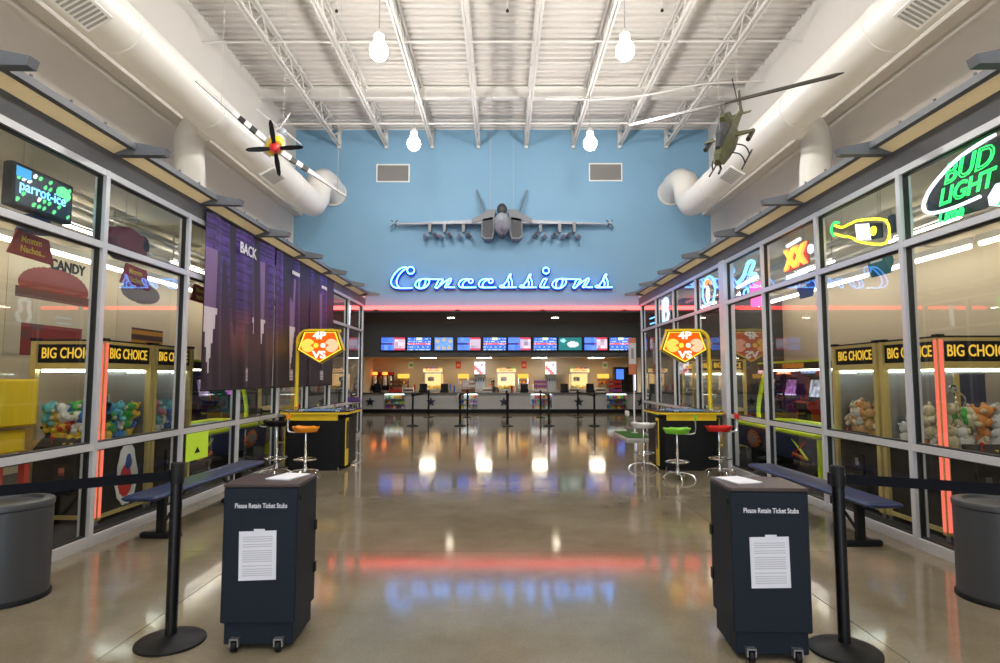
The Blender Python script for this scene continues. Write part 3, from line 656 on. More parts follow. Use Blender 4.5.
# ================================================================== THINGS IN THE HALL
# --- ticket stub boxes
def lines(u, v):
    if 0.12 < u < 0.88 and 0.08 < v < 0.9 and int(v * 44) % 2 == 0 and int(v * 44) % 14 != 0: return (0.55, 0.56, 0.62)
    return (0.78, 0.79, 0.88)
for s, x, y, rz in ((-1, -1.345, 3.40, 0.02), (1, 1.435, 3.285, -0.045)):
    b = thing('ticket_box', 'dark navy ticket stub box lettered Please Retain Ticket Stubs, ' + SIDE[s], 'ticket box', (x, y, 0), rz)
    MB().rbox(-0.19, 0.19, 0.02, 0.36, 0.03, 0.16, 0.006).build('plinth', 'navy_box', b)
    MB().rbox(-0.205, 0.205, 0.0, 0.37, 0.15, 0.885, 0.006).build('body', 'navy_box', b)
    MB().rbox(-0.207, 0.207, -0.003, 0.373, 0.885, 0.905, 0.004).build('top', 'wood_top', b)
    pl = MB().box(-0.175, 0.185, -0.004, 0, 0.755, 0.815).build('name_plate', 'navy_box', b)
    text('lettering', 'Please Retain Ticket Stubs', 0.037, 'paper', pl, (0.005, -0.0045, 0.785), (1, 0, 0), (0, 0, 1), 0.0006, 0.0006, 0.74)
    nt = printp('notice', b, (-0.108, -0.004, 0.38), (0.205, 0, 0.006), (-0.004, 0, 0.265), 10, 46, lines)
    MB().box(-0.03, 0.03, -0.006, -0.004, 0.645, 0.66).build('tape', 'paper', nt)
    for dx in (-0.12, 0.12):
        c = MB().box(dx - 0.025, dx - 0.018, -0.012, 0.02, 0.03, 0.07).box(dx + 0.018, dx + 0.025, -0.012, 0.02, 0.03, 0.07).box(dx - 0.025, dx + 0.025, -0.012, 0.02, 0.065, 0.073).build('castor', 'steel', b)
        MB().lathe([(0.01, -0.014), (0.028, -0.012), (0.030, 0), (0.028, 0.012), (0.01, 0.014)], (dx, 0.0, 0.030), 16, 'x').build('wheel', 'black', c, True)
        MB().box(dx - 0.03, dx + 0.03, 0.26, 0.32, 0, 0.03).build('foot', 'black', b)
    for q in (0.35, 0.6): MB().box(*sorted((-s * 0.205, -s * 0.215)), 0.33, 0.365, q - 0.03, q + 0.03).build('hinge', 'black', b)
    MB().lathe([(0.014, -0.004), (0.014, 0.004)], (-s * 0.209, 0.05, 0.82), 12, 'x').build('lock', 'black', b)
    p = tag(MB().box(-0.08, 0.075, -0.1, 0.12, 0, 0.006).build('paper_sheet', 'paper'), 'stack of white paper on top of the ticket box, ' + SIDE[s], 'paper')
    p.location = (x + s * -0.07, y + 0.22, 0.906); p.rotation_euler = (0, 0, s * 0.25)
# --- stanchions
def stanchion(x, y, label, group, loaded=True):
    t = thing('stanchion', label, 'stanchion', (x, y, 0), group=group)
    MB().lathe([(0.185, 0), (0.185, 0.012), (0.17, 0.022), (0.06, 0.04), (0.036, 0.05)], n=36).build('base', 'black', t, True)
    MB().lathe([(0.032, 0.045), (0.032, 0.93)], n=18).build('post', 'black_gloss', t, True)
    MB().lathe([(0.037, 0.89), (0.037, 1.0), (0.033, 1.005)], n=18).build('belt_head', 'black', t, True)
    MB().box(-0.05, -0.035, -0.015, 0.015, 0.9, 0.965).build('belt_clip', 'black', t)
    return t
def belt(p, q, label, group=None):
    P, Q = Vector(p), Vector(q); d = (Q - P).normalized(); n = Vector((-d.y, d.x, 0)) * 0.002; P += d * 0.04; Q -= d * 0.04
    vs = []
    for c, z in ((P, -0.024), (Q, -0.024), (Q, 0.03), (P, 0.03)): vs += [c + n + Vector((0, 0, z)), c - n + Vector((0, 0, z))]
    o = MB().add(vs, [(0, 2, 4, 6), (7, 5, 3, 1), (0, 1, 3, 2), (2, 3, 5, 4), (4, 5, 7, 6), (6, 7, 1, 0)]).build('belt', 'belt')
    return tag(o, label, 'belt', group)
stanchion(-1.88, 3.52, 'black belt stanchion standing beside the ticket box, banner side', 'entrance stanchions')
stanchion(1.88, 3.42, 'black belt stanchion standing beside the ticket box, neon beer sign side', 'entrance stanchions')
stanchion(-3.2, 2.52, 'black belt stanchion by the wall at the entrance, banner side', 'entrance stanchions')
stanchion(3.2, 2.78, 'black belt stanchion by the wall at the entrance, neon beer sign side', 'entrance stanchions')
belt((-1.88, 3.52, 0.93), (-3.2, 2.52, 0.93), 'black belt stretched across the entrance from the ticket box, banner side')
belt((1.88, 3.42, 0.93), (3.2, 2.78, 0.93), 'black belt stretched across the entrance from the ticket box, neon beer sign side')
for k, x in enumerate((-2.75, -1.29, 0.18, 1.44, 2.84)):
    nm = ['first', 'second', 'third', 'fourth', 'fifth'][k]
    stanchion(x, 18.6, 'black queue stanchion at the open end of the %s lane from the banner side' % nm, 'queue stanchions before the counter')
    stanchion(x, 22.6, 'black queue stanchion at the counter end of the %s lane from the banner side' % nm, 'queue stanchions before the counter')
    belt((x, 18.6, 0.93), (x, 22.6, 0.93), 'black queue belt of the %s lane from the banner side' % nm, 'queue belts before the counter')
# --- waste bins
for s in (-1, 1):
    c = thing('waste_bin', 'tall round grey waste bin beside the glass front, ' + SIDE[s], 'waste bin', (s * 3.385, 4.2, 0))
    MB().lathe([(0.258, 0), (0.258, 0.02), (0.252, 0.032), (0.24, 0.035)], n=40).build('base_ring', 'black', c, True)
    MB().lathe([(0.245, 0.03), (0.245, 0.605), (0.24, 0.61)], n=40).build('body', 'can_grey', c, True)
    MB().lathe([(0.242, 0.608), (0.25, 0.615), (0.252, 0.645), (0.245, 0.655), (0.19, 0.66), (0.18, 0.64)], n=40).build('lid_rim', 'can_grey', c, True)
    MB().lathe([(0.18, 0.63), (0.18, 0.638)], n=30).build('opening', 'black', c)
# --- benches
for s in (-1, 1):
    b = thing('bench', 'low dark blue bench with black pedestal legs along the glass, ' + SIDE[s], 'bench', (s * 3.2, 5.35 if s < 0 else 5.1, 0), s * 0.02)
    MB().rbox(-0.155, 0.155, 0, 2.35, 0.405, 0.45, 0.018).build('seat', 'bench_blue', b)
    for y in (0.38, 1.95):
        lg = MB().box(-0.035, 0.035, y - 0.025, y + 0.025, 0.05, 0.405).build('leg', 'black', b)
        MB().rbox(-0.19, 0.19, y - 0.035, y + 0.035, 0, 0.055, 0.012).build('foot', 'black', lg)
        MB().tube([(0, y, 0.1), (0, y + (0.45 if y < 1 else -0.45), 0.40)], 0.014, 6).build('brace', 'black', b)
# --- four player game tables
def pent(w_, h_): return [(-0.36 * w_, h_), (0.36 * w_, h_), (0.5 * w_, 0.42 * h_), (0, 0), (-0.5 * w_, 0.42 * h_)]
for s in (-1, 1):
    t = thing('game_table', 'black and yellow four player video game table with lit overhead sign, ' + SIDE[s], 'arcade game', (s * 3.05, 9.75, 0))
    poly = [(-0.44, 0.0), (0.44, 0.0), (0.5, 0.12), (0.5, 0.85), (0.4, 0.98), (-0.4, 0.98), (-0.5, 0.85), (-0.5, 0.12)]
    MB().prism([(x * 0.98, y * 0.98 + 0.02) for x, y in poly], 0.06, 0.83, 'xy').build('body', 'black', t)
    MB().box(-0.40, 0.40, 0.03, 0.06, 0, 0.06).box(-0.40, 0.40, 0.85, 0.9, 0, 0.06).build('plinth', 'black', t)
    MB().box(-0.40, 0.40, -0.008, 0.02, 0.80, 0.90).build('yellow_band', 'yellow', t)
    sd = MB().box(*sorted((-s * 0.505, -s * 0.485)), 0.14, 0.30, 0.06, 0.83).build('side_panel', 'yellow', t)
    MB().box(*sorted((-s * 0.512, -s * 0.505)), 0.155, 0.285, 0.33, 0.78).build('coin_door', 'black_gloss', sd)
    MB().box(*sorted((s * 0.505, s * 0.485)), 0.14, 0.30, 0.06, 0.83).build('side_panel', 'yellow', t)
    MB().prism([(x * 1.13, y * 1.1 - 0.05) for x, y in poly], 0.90, 0.93, 'xy').build('rim', 'yellow', t)
    tp = MB().prism([(x * 1.11, y * 1.08 - 0.04) for x, y in poly], 0.93, 0.945, 'xy').build('table_top', 'black_gloss', t)
    MB().box(-0.3, 0.3, 0.2, 0.75, 0.945, 0.949).build('screen', 'table_screen', tp)
    for k, (jx, jy, c) in enumerate(((-0.3, 0.06, 'red'), (0.3, 0.06, 'green'), (-0.42, 0.5, 'orange'), (0.42, 0.5, 'offwhite'), (0.1, 0.9, 'red'), (-0.2, 0.9, 'yellow'))):
        js = MB().tube([(jx, jy, 0.945), (jx, jy, 0.99)], 0.006, 6).build('joystick', 'steel', tp); MB().ball((jx, jy, 1.0), 0.018, n=8, m=6).build('knob', c, js, True)
        for q in (0.06, 0.1): MB().lathe([(0.014, 0.945), (0.012, 0.957)], (jx + q, jy, 0), 10).build('button', 'offwhite', tp)
    for x in (-0.38, 0.38): MB().lathe([(0.03, 0), (0.03, 0.05), (0.012, 0.06)], (x, 0.08, 0), 10).build('levelling_foot', 'steel', t)
    # curved pole and sign
    px = -0.49 if s < 0 else 0.52; P = [(px, 0.62, 0.2), (px, 0.62, 1.6), (px, 0.62, 2.12)] + [(px - s * 0.18 * (1 - math.cos(a)), 0.62, 2.12 + 0.18 * math.sin(a)) for a in (0.4, 0.8, 1.2, PI / 2)] + [(px - s * 0.62, 0.62, 2.30)]
    MB().tube(P, 0.033, 10).build('pole', 'yellow', t, True)
    MB().box(px - s * 0.62 - 0.12, px - s * 0.62 + 0.12, 0.58, 0.66, 2.27, 2.32).build('bracket', 'yellow', t)
    cx = s * 0.08; ry = -s * 0.0
    sg4 = MB().prism([(cx + x, 1.73 + z) for x, z in pent(0.80, 0.56)], 0.55, 0.69, 'xz').build('sign_case', 'yellow', t)
    MB().prism([(cx + x * 0.985, 1.736 + z * 0.98) for x, z in pent(0.80, 0.56)], 0.54, 0.55, 'xz').build('sign_border', 'black', sg4)
    glow('sign_face_yellow', (1, 0.62, 0.05), 1.5); glow('sign_face_orange', (0.9, 0.13, 0.01), 1.1); glow('sign_disc_yellow', (1, 0.5, 0.08), 1.6); glow('sign_disc_pink', (1, 0.42, 0.25), 1.6); glow('sign_white', (1, 0.93, 0.8), 1.5)
    MB().prism([(cx + x * 0.94, 1.752 + z * 0.93) for x, z in pent(0.80, 0.56)], 0.536, 0.54, 'xz').build('sign_face', 'sign_face_yellow', sg4)
    MB().prism([(cx + x * 0.86, 1.776 + z * 0.86) for x, z in pent(0.80, 0.56)], 0.532, 0.536, 'xz').build('sign_face', 'sign_face_orange', sg4)
    for dx, m_ in ((-0.2, 'sign_disc_yellow'), (0.2, 'sign_disc_pink')):
        MB().lathe([(0.115, 0.525), (0.115, 0.532)], (cx + dx, 0, 2.04), 24, 'y').build('disc', m_, sg4)
    MB().prism([(cx - 0.16, 2.04), (cx, 2.14), (cx + 0.16, 2.04), (cx, 1.94)], 0.520, 0.524, 'xz').build('diamond', 'sign_face_orange', sg4)
    for dx, m_ in ((-0.06, 'sign_face_yellow'), (0.06, 'sign_white')): MB().lathe([(0.042, 0.514), (0.042, 0.519)], (cx + dx, 0, 2.04), 16, 'y').build('disc', m_, sg4)
    text('lettering', '4P', 0.17, 'sign_white', sg4, (cx, 0.505, 2.205), (1, 0, 0), (0, 0, 1), 0.002, 0.006, 1.25)
    text('lettering', 'VS', 0.17, 'sign_white', sg4, (cx, 0.505, 1.875), (1, 0, 0), (0, 0, 1), 0.002, 0.006, 1.25)
# --- stools
def stool(x, y, rz, m, label, h=0.70):
    t = thing('bar_stool', label, 'stool', (x, y, 0), rz, 'stools around the four player tables')
    for k in range(5):
        a = 2 * PI * k / 5 + 0.3; c, sn = math.cos(a), math.sin(a)
        lg = MB().tube(catmull([(0.02 * c, 0.02 * sn, 0.10), (0.13 * c, 0.13 * sn, 0.095), (0.22 * c, 0.22 * sn, 0.06), (0.25 * c, 0.25 * sn, 0.0)], 4), 0.012, 7).build('leg', 'chrome', t, True)
    MB().lathe([(0.035, 0.07), (0.035, 0.14), (0.022, 0.16), (0.022, 0.4), (0.016, 0.41), (0.016, h - 0.03)], n=14).build('column', 'chrome', t, True)
    MB().tube([(0.17 * math.cos(a * PI / 10), 0.17 * math.sin(a * PI / 10), 0.26) for a in range(20)], 0.011, 7, True).build('foot_ring', 'chrome', t, True)
    sp_ = MB()
    for a in range(3): sp_.tube([(0, 0, 0.25), (0.17 * math.cos(a * 2.094), 0.17 * math.sin(a * 2.094), 0.26)], 0.008, 6)
    sp_.build('ring_spokes', 'chrome', t)
    # moulded saddle seat: wide at the back, nose at the front
    P = []
    for k in range(24):
        a = 2 * PI * k / 24; P.append((0.20 * math.sin(a) * (1 - 0.25 * math.cos(a)), -0.20 * math.cos(a)))
    vs = []; fs = []
    for i, (sc, z) in enumerate(((0.80, -0.03), (1.0, 0.0), (1.0, 0.02), (0.75, 0.005), (0.35, -0.005))):
        for (px_, py_) in P: vs.append((px_ * sc, py_ * sc, h + z + (0.035 * (py_ * sc / 0.2) ** 2 if i > 0 else 0) + (0.02 if abs(px_) > 0.15 and 0 < i < 3 else 0)))
    n = 24
    for i in range(4):
        for k in range(n): fs.append((i * n + k, i * n + (k + 1) % n, (i + 1) * n + (k + 1) % n, (i + 1) * n + k))
    fs += [tuple(range(n - 1, -1, -1)), tuple(range(4 * n, 5 * n))]
    st = MB().add(vs, fs).build('seat', m, t, True)
    for dx in (-0.05, 0.05): MB().lathe([(0.012, h + 0.0), (0.012, h + 0.008)], (dx, -0.02, 0), 8).build('seat_hole', 'black', st)
    for dx in (-0.03, 0.03): MB().tube(catmull([(dx, 0.05, h - 0.035), (dx, 0.22, h - 0.03), (dx, 0.265, h + 0.02), (dx, 0.26, h + 0.2)], 4), 0.009, 7).build('back_tube', 'chrome', t, True)
    MB().rbox(-0.12, 0.12, 0.245, 0.28, h + 0.16, h + 0.25, 0.015).build('backrest', m, t)
stool(2.58, 8.95, -1.9, 'green', 'bar stool with lime green moulded seat by the game table')
stool(3.33, 9.32, -1.75, 'red', 'bar stool with red moulded seat by the game table')
stool(2.32, 9.95, 1.55, 'offwhite', 'bar stool with white seat at the hall side of the game table')
stool(-2.98, 9.2, 1.75, 'orange', 'bar stool with orange moulded seat by the game table')
stool(-3.46, 9.3, 2.2, 'black', 'bar stool with black seat between the bench and the orange stool', 0.78)
stool(-2.84, 11.25, -2.6, 'purple', 'bar stool with dark purple seat behind the game table', 0.88)
# --- turf mat and post sign
m_ = thing('turf_mat', 'small artificial turf mat in a metal edging on the lobby floor', 'mat', (3.28, 15.3, 0))
MB().box(-0.31, 0.31, -0.9, 0.9, 0, 0.05).build('edging', 'alu', m_); MB().box(-0.285, 0.285, -0.875, 0.875, 0.05, 0.065).build('turf', 'turf', m_)
ps = thing('post_sign', 'tall narrow sign on a silver post standing on the turf mat', 'sign', (3.42, 15.62, 0.065))
MB().lathe([(0.09, 0), (0.09, 0.015), (0.03, 0.02), (0.022, 0.03), (0.022, 2.3)], n=14).build('post', 'alu', ps, True)
def postart(u, v):
    if v < 0.28 or v > 0.88: return (0.55, 0.16, 0.07)
    if abs(u - 0.5) < 0.25 and 0.45 < v < 0.75: return (0.25, 0.22, 0.24)
    return (0.55, 0.53, 0.55)
printp('sign_panel', ps, (-0.13, -0.035, 1.5), (0.19, 0, 0), (0, 0, 0.95), 6, 14, postart, thick=0.03)
# --- banners on the glass front (plain generic print in the same colours)
def hsh(i, j): return (math.sin(i * 12.9898 + j * 78.233) * 43758.5453) % 1
def banner_art(seed, cols, logo):
    def fn(u, v):
        row = int((1 - v) * 34); off = 0.5 * (row % 2); bu = (u * 13 + off) % 1; bv = ((1 - v) * 34) % 1
        k = hsh(int(u * 13 + off) + seed, row)
        t = max(0, min(1, (v - 0.18) / 0.8))
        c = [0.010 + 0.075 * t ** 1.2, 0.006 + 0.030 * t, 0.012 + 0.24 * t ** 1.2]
        g = (0.4 if bv < 0.25 or bu < 0.08 else 0.75 + 0.7 * k) if v > 0.34 else 1
        c = [q * g for q in c]
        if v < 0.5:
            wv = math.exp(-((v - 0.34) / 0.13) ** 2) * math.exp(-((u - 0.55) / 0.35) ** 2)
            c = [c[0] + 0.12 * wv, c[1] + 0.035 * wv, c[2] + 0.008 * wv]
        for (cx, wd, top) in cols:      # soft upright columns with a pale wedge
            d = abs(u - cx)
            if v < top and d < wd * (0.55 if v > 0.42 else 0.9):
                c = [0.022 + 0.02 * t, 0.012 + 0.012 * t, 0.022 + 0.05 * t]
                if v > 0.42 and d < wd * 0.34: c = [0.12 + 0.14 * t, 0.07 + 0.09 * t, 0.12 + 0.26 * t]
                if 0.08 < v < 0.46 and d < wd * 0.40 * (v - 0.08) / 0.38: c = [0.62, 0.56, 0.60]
        if logo and abs(u - logo) < 0.07 and 0.05 < v < 0.13: c = [0.55, 0.5, 0.55] if int(v * 70) % 2 else [0.35, 0.3, 0.35]
        return c
    return fn
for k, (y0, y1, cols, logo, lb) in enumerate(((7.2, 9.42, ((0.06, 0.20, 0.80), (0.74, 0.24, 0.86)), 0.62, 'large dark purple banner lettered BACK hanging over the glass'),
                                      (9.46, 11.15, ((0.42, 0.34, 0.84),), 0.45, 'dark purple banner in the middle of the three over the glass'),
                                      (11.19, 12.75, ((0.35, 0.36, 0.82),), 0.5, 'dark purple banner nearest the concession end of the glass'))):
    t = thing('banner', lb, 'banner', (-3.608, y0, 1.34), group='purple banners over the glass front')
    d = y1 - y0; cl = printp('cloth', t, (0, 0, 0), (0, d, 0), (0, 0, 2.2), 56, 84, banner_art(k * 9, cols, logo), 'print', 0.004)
    for vv in cl.data.vertices:
        vv.co.x += 0.012 * math.sin(vv.co.y * 7 + k) + 0.006 * math.sin(vv.co.y * 17 + 2 * vv.co.z)
    MB().tube([(0, 0, 2.2), (0, d, 2.2)], 0.014, 8).build('top_rod', 'black', t); MB().tube([(0, 0, 0), (0, d, 0)], 0.014, 8).build('bottom_rod', 'black', t)
    if k == 0: text('lettering', 'BACK', 0.21, 'paper', cl, (0.03, 1.15, 1.93), (0, 1, 0), (0, 0, 1), 0.002, 0.004, 1.0)
    else: MB().box(0.024, 0.03, d * 0.4, d * 0.62, 1.92, 1.98).build('caption_bar', 'paper', cl)
# --- bright lime notices on the glass
t1 = tag(MB().box(-3.642, -3.638, 6.98, 7.5, 0.52, 0.84).build('notice_sheet', 'tag_lime'), 'bright lime paper notice on the lower glass by the bench', 'notice')
MB().prism([(7.17, 0.60), (7.30, 0.60), (7.235, 0.67)], -3.637, -3.635, 'yz').build('printed_mark', 'black', t1)
# ================================================================== GAME ROOMS BEHIND THE GLASS
# --- claw machines
PAL = {'blue': (0.05, 0.2, 0.6), 'white': (0.75, 0.75, 0.72), 'black': (0.02, 0.02, 0.025), 'yellow': (0.75, 0.5, 0.05), 'red': (0.55, 0.03, 0.03),
       'green': (0.08, 0.4, 0.08), 'tan': (0.6, 0.36, 0.14), 'orange': (0.7, 0.28, 0.08), 'cream': (0.72, 0.62, 0.42), 'turquoise': (0.15, 0.5, 0.55), 'pink': (0.7, 0.25, 0.35)}
plush = {}
for cn, c in PAL.items():
    mat('plush_' + cn, c, 0.95, noise=0.12, scale=60, bump=0.4)
    b = MB()
    for q in (((0, 0, 0.0), 0.055, (1, 0.9, 1.1)), ((0, -0.01, 0.085), 0.05, (1, 0.95, 0.95)), ((-0.037, 0, 0.125), 0.018, (1, 0.7, 1)), ((0.037, 0, 0.125), 0.018, (1, 0.7, 1)),
              ((-0.06, -0.02, 0.01), 0.022, (1, 1, 1.6)), ((0.06, -0.02, 0.01), 0.022, (1, 1, 1.6)), ((-0.035, -0.055, -0.035), 0.026, (1, 1.4, 1)), ((0.035, -0.055, -0.035), 0.026, (1, 1.4, 1))):
        b.ball(q[0], q[1], q[2], 9, 6)
    plush[cn] = b.mesh('plush_body', 'plush_' + cn, True)
muz = MB().ball((0, -0.052, 0.075), 0.02, n=8, m=5).mesh('muzzle', 'plush_cream', True)
def toys(cx, cy, cols, n, where, seed):
    rnd = random.Random(seed)
    for k in range(n):
        cn = rnd.choice(cols)
        lay = k // 20
        x = cx - 0.24 + 0.16 * (k % 4) + rnd.uniform(-0.03, 0.03); y = cy - 0.30 + 0.145 * ((k // 4) % 5) + rnd.uniform(-0.03, 0.03)
        t = tag(place('plush_toy', plush[cn], None, (x, y, 0.865 + 0.105 * lay + rnd.uniform(0, 0.02)), (rnd.uniform(-0.5, 0.5), rnd.uniform(-0.5, 0.5), rnd.uniform(0, 6.28))),
                'small %s plush toy %s in %s' % (cn, ('buried lowest', 'wedged mid-heap', 'lying topmost')[min(2, lay)], where), 'plush toy', '%s plush toys in %s' % (cn, where))
        sc = rnd.uniform(0.95, 1.25); t.scale = (sc, sc, sc)
        place('muzzle', muz, t)
def claw_machine(cx, cy, label, led, wx=0.74, wy=0.85, group='claw machines', signs=('f', 'l', 'r'), light='claw_light', panel='f'):
    t = thing('claw_machine', label, 'claw machine', (cx, cy, 0), group=group)
    a, b = wx / 2, wy / 2
    MB().box(-a + 0.02, a - 0.02, -b + 0.02, b - 0.02, 0.06, 0.80).build('base_cabinet', 'black', t)
    g = MB()
    for z0, z1 in ((0.06, 0.10), (0.78, 0.85), (1.58, 1.645), (1.84, 1.87)):
        g.box(-a + 0.03, a - 0.03, -b, -b + 0.04, z0, z1).box(-a + 0.03, a - 0.03, b - 0.04, b, z0, z1).box(-a, -a + 0.04, -b + 0.03, b - 0.03, z0, z1).box(a - 0.04, a, -b + 0.03, b - 0.03, z0, z1)
    g.build('trim_bands', 'gold', t)
    for sx in (-1, 1):
        for sy in (-1, 1):
            x, y = sx * (a - 0.015), sy * (b - 0.015); on = led and (sx, sy) == (led, -1)
            MB().box(x - 0.03, x + 0.03, y - 0.03, y + 0.03, 0.05, 1.87).build('corner_post', 'gold', t)
            MB().box(x - 0.036, x + 0.036, y - 0.036, y + 0.036, 1.87, 1.90).build('post_cap', 'black', t)
            if on:
                ls = MB().box(*sorted((x + sx * 0.03, x + sx * 0.036)), y - 0.017, y + 0.017, 0.08, 1.85).box(x - 0.017, x + 0.017, y - 0.036, y - 0.03, 0.08, 1.85).build('led_strip', 'led_red', t)
            MB().lathe([(0.02, 0), (0.02, 0.06)], (x, y, 0), 8).build('foot', 'steel', t)
    MB().box(-a + 0.03, a - 0.03, -b + 0.03, b - 0.03, 1.85, 1.89).build('roof', 'black', t)
    MB().box(-a + 0.03, a - 0.03, -b + 0.03, b - 0.03, 0.80, 0.815).build('toy_bed', 'white', t)
    for nm, o, u, w_ in (('f', (0, -b, 1.742), (1, 0, 0), wx), ('l', (-a, 0, 1.742), (0, -1, 0), wy), ('r', (a, 0, 1.742), (0, 1, 0), wy)):
        n = Vector(u).cross(Vector((0, 0, 1)))
        U_ = Vector(u); P = [Vector(o) - n * 0.03 + U_ * sg_ * (w_ / 2 - 0.045) + Vector((0, 0, z)) for sg_, z in ((-1, -0.095), (1, -0.095), (1, 0.095), (-1, 0.095))]
        sb = MB().add(P + [p + n * 0.02 for p in P], [(3, 2, 1, 0), (4, 5, 6, 7), (0, 1, 5, 4), (1, 2, 6, 5), (2, 3, 7, 6), (3, 0, 4, 7)]).build('sign_board', 'black', t)
        if nm in signs: text('lettering', 'BIG CHOICE', 0.155, 'text_yellow', sb, Vector(o) - n * 0.007, u, (0, 0, 1), 0.002, 0.002, 0.66 * w_ / 0.74 * 1.02)
        P = [Vector(o) - n * 0.022 + U_ * sg_ * (w_ / 2 - 0.045) + Vector((0, 0, z - 1.742)) for sg_, z in ((-1, 0.85), (1, 0.85), (1, 1.58), (-1, 1.58))]
        MB().add(P + [p + n * 0.004 for p in P], [(3, 2, 1, 0), (4, 5, 6, 7), (0, 1, 5, 4), (1, 2, 6, 5), (2, 3, 7, 6), (3, 0, 4, 7)]).build('glass_pane', 'case_glass', t)
    MB().box(-a + 0.05, a - 0.05, b - 0.035, b - 0.03, 0.85, 1.58).build('back_panel', 'steel', t)
    MB().box(-a + 0.06, a - 0.06, -b + 0.05, -b + 0.07, 1.55, 1.58).box(-a + 0.06, a - 0.06, b - 0.07, b - 0.05, 1.55, 1.58).build('light_tube', light, t)
    MB().box(-a + 0.04, a - 0.04, -0.015, 0.015, 1.53, 1.56).build('claw_rail', 'steel', t)
    cl = MB().tube([(0.05, 0, 1.52), (0.05, 0, 1.38)], 0.006, 6).lathe([(0.03, 1.34), (0.04, 1.36), (0.04, 1.40), (0.02, 1.42)], (0.05, 0, 0), 12).build('claw', 'chrome', t, True)
    for k in range(3):
        an = k * 2.094; c, s_ = math.cos(an), math.sin(an)
        MB().tube(catmull([(0.05 + 0.03 * c, 0.03 * s_, 1.36), (0.05 + 0.11 * c, 0.11 * s_, 1.30), (0.05 + 0.10 * c, 0.10 * s_, 1.22), (0.05 + 0.03 * c, 0.03 * s_, 1.17)], 3), 0.008, 6).build('prong', 'chrome', cl, True)
    ang = {'f': 0, 'r': PI / 2, 'l': -PI / 2}[panel]; hb = b if panel == 'f' else a
    R = Matrix.Rotation(ang, 4, 'Z')
    cb = MB().prism([(-hb - 0.10, 0.78), (-hb - 0.10, 0.80), (-hb, 0.88), (-hb, 0.74)], -0.22, 0.22, 'yz').xf(R).build('control_panel', 'black', t)
    MB().tube([(-0.08, -hb - 0.06, 0.82), (-0.08, -hb - 0.06, 0.88)], 0.006, 6).ball((-0.08, -hb - 0.06, 0.89), 0.018, n=8, m=6).xf(R).build('joystick', 'red', cb, True)
    for dx in (0.05, 0.12): MB().lathe([(0.018, 0.815), (0.016, 0.835)], (dx, -hb - 0.06, 0), 10).xf(R).build('button', 'yellow', cb)
    cd = MB().box(-0.1, 0.1, -hb - 0.01, -hb + 0.02, 0.3, 0.62).xf(R).build('coin_door', 'black_gloss', t)
    MB().box(-0.03, 0.03, -hb - 0.016, -hb - 0.01, 0.5, 0.58).xf(R).build('coin_plate', 'chrome', cd); MB().lathe([(0.012, -hb - 0.016), (0.012, -hb - 0.01)], (0, 0, 0.38), 10, 'y').xf(R).build('lock', 'chrome', cd)
    return t
claw_machine(-4.47, 6.60, 'claw machine with red LED post and mixed colour toys, beside the yellow machine', 1)
claw_machine(-4.47, 7.50, 'gold trimmed claw machine behind the sticker-covered one, banner side', None, panel='r')
claw_machine(4.47, 6.05, 'gold trimmed claw machine with a red LED corner post and green shamrock toys', -1, 0.78)
claw_machine(4.47, 6.98, 'gold trimmed claw machine full of tan and orange toys, neon beer sign side', None, 0.78, panel='l')
claw_machine(4.75, 13.1, 'gold trimmed claw machine beyond the air hockey table, neon beer sign side', None, panel='l')
claw_machine(4.75, 14.2, 'gold trimmed claw machine in the far corner, neon beer sign side', None, panel='l')
claw_machine(-4.95, 13.6, 'gold trimmed claw machine in the far corner, banner side', None, panel='r')
toys(-4.47, 6.60, ['blue', 'white', 'black', 'yellow', 'turquoise', 'red', 'white', 'blue', 'green'], 60, 'the claw machine by the yellow machine', 1)
toys(-4.47, 7.50, ['red', 'blue', 'pink', 'white', 'black', 'turquoise'], 56, 'the second banner-side claw machine', 2)
toys(4.47, 6.05, ['white', 'cream', 'orange', 'white'], 48, 'the claw machine with green shamrocks', 3)
toys(4.47, 6.98, ['tan', 'orange', 'white', 'tan', 'cream'], 60, 'the claw machine of tan toys', 4)
# the sticker on the banner-side machine: plain red and blue shapes inside a white scalloped edge
st = [o for o in bpy.data.objects if o.name.startswith('claw_machine') and abs(o.location.y - 6.6) < 0.01][0]
sc = [(0.20 * math.cos(a * PI / 12) * (1 + 0.06 * (a % 2)) * (0.8 if math.sin(a * PI / 12) > 0 else 1), 0.33 * math.sin(a * PI / 12) * (1 + 0.06 * (a % 2))) for a in range(24)]
sk = MB().prism([(0.03 + y, 0.46 + z) for y, z in sc], 0.372, 0.376, 'yz').build('sticker', 'white', st)
MB().prism([(0.03 + y * 0.62 - 0.02, 0.38 + z * 0.5) for y, z in sc], 0.376, 0.378, 'yz').build('sticker_patch', 'red', sk)
MB().prism([(0.03 + y * 0.3 + 0.02, 0.58 + z * 0.25) for y, z in sc], 0.378, 0.380, 'yz').build('sticker_patch', 'bag_blue', sk)
# shamrock toys
for k, (x, y) in enumerate(((4.28, 5.82), (4.42, 5.76), (4.55, 5.85))):
    b = MB()
    for a in range(3):
        for w_ in (-0.5, 0.5): b.ball((0.055 * math.cos(a * 2.094 + 1.57 + w_ * 0.9), 0, 0.055 * math.sin(a * 2.094 + 1.57 + w_ * 0.9)), 0.042, (1, 0.5, 1), 8, 6)
    t = tag(b.build('shamrock_toy', 'plush_green', None, True), 'green shamrock plush lying on top of the toys in the claw machine', 'plush toy', 'green shamrock toys')
    MB().tube([(0, 0, -0.02), (0.015, 0, -0.12)], 0.012, 6).build('stem', 'plush_green', t)
    t.location = (x, y, 1.14 - 0.02 * k); t.rotation_euler = (-0.3, 0.3 * k, 0.4 * k)
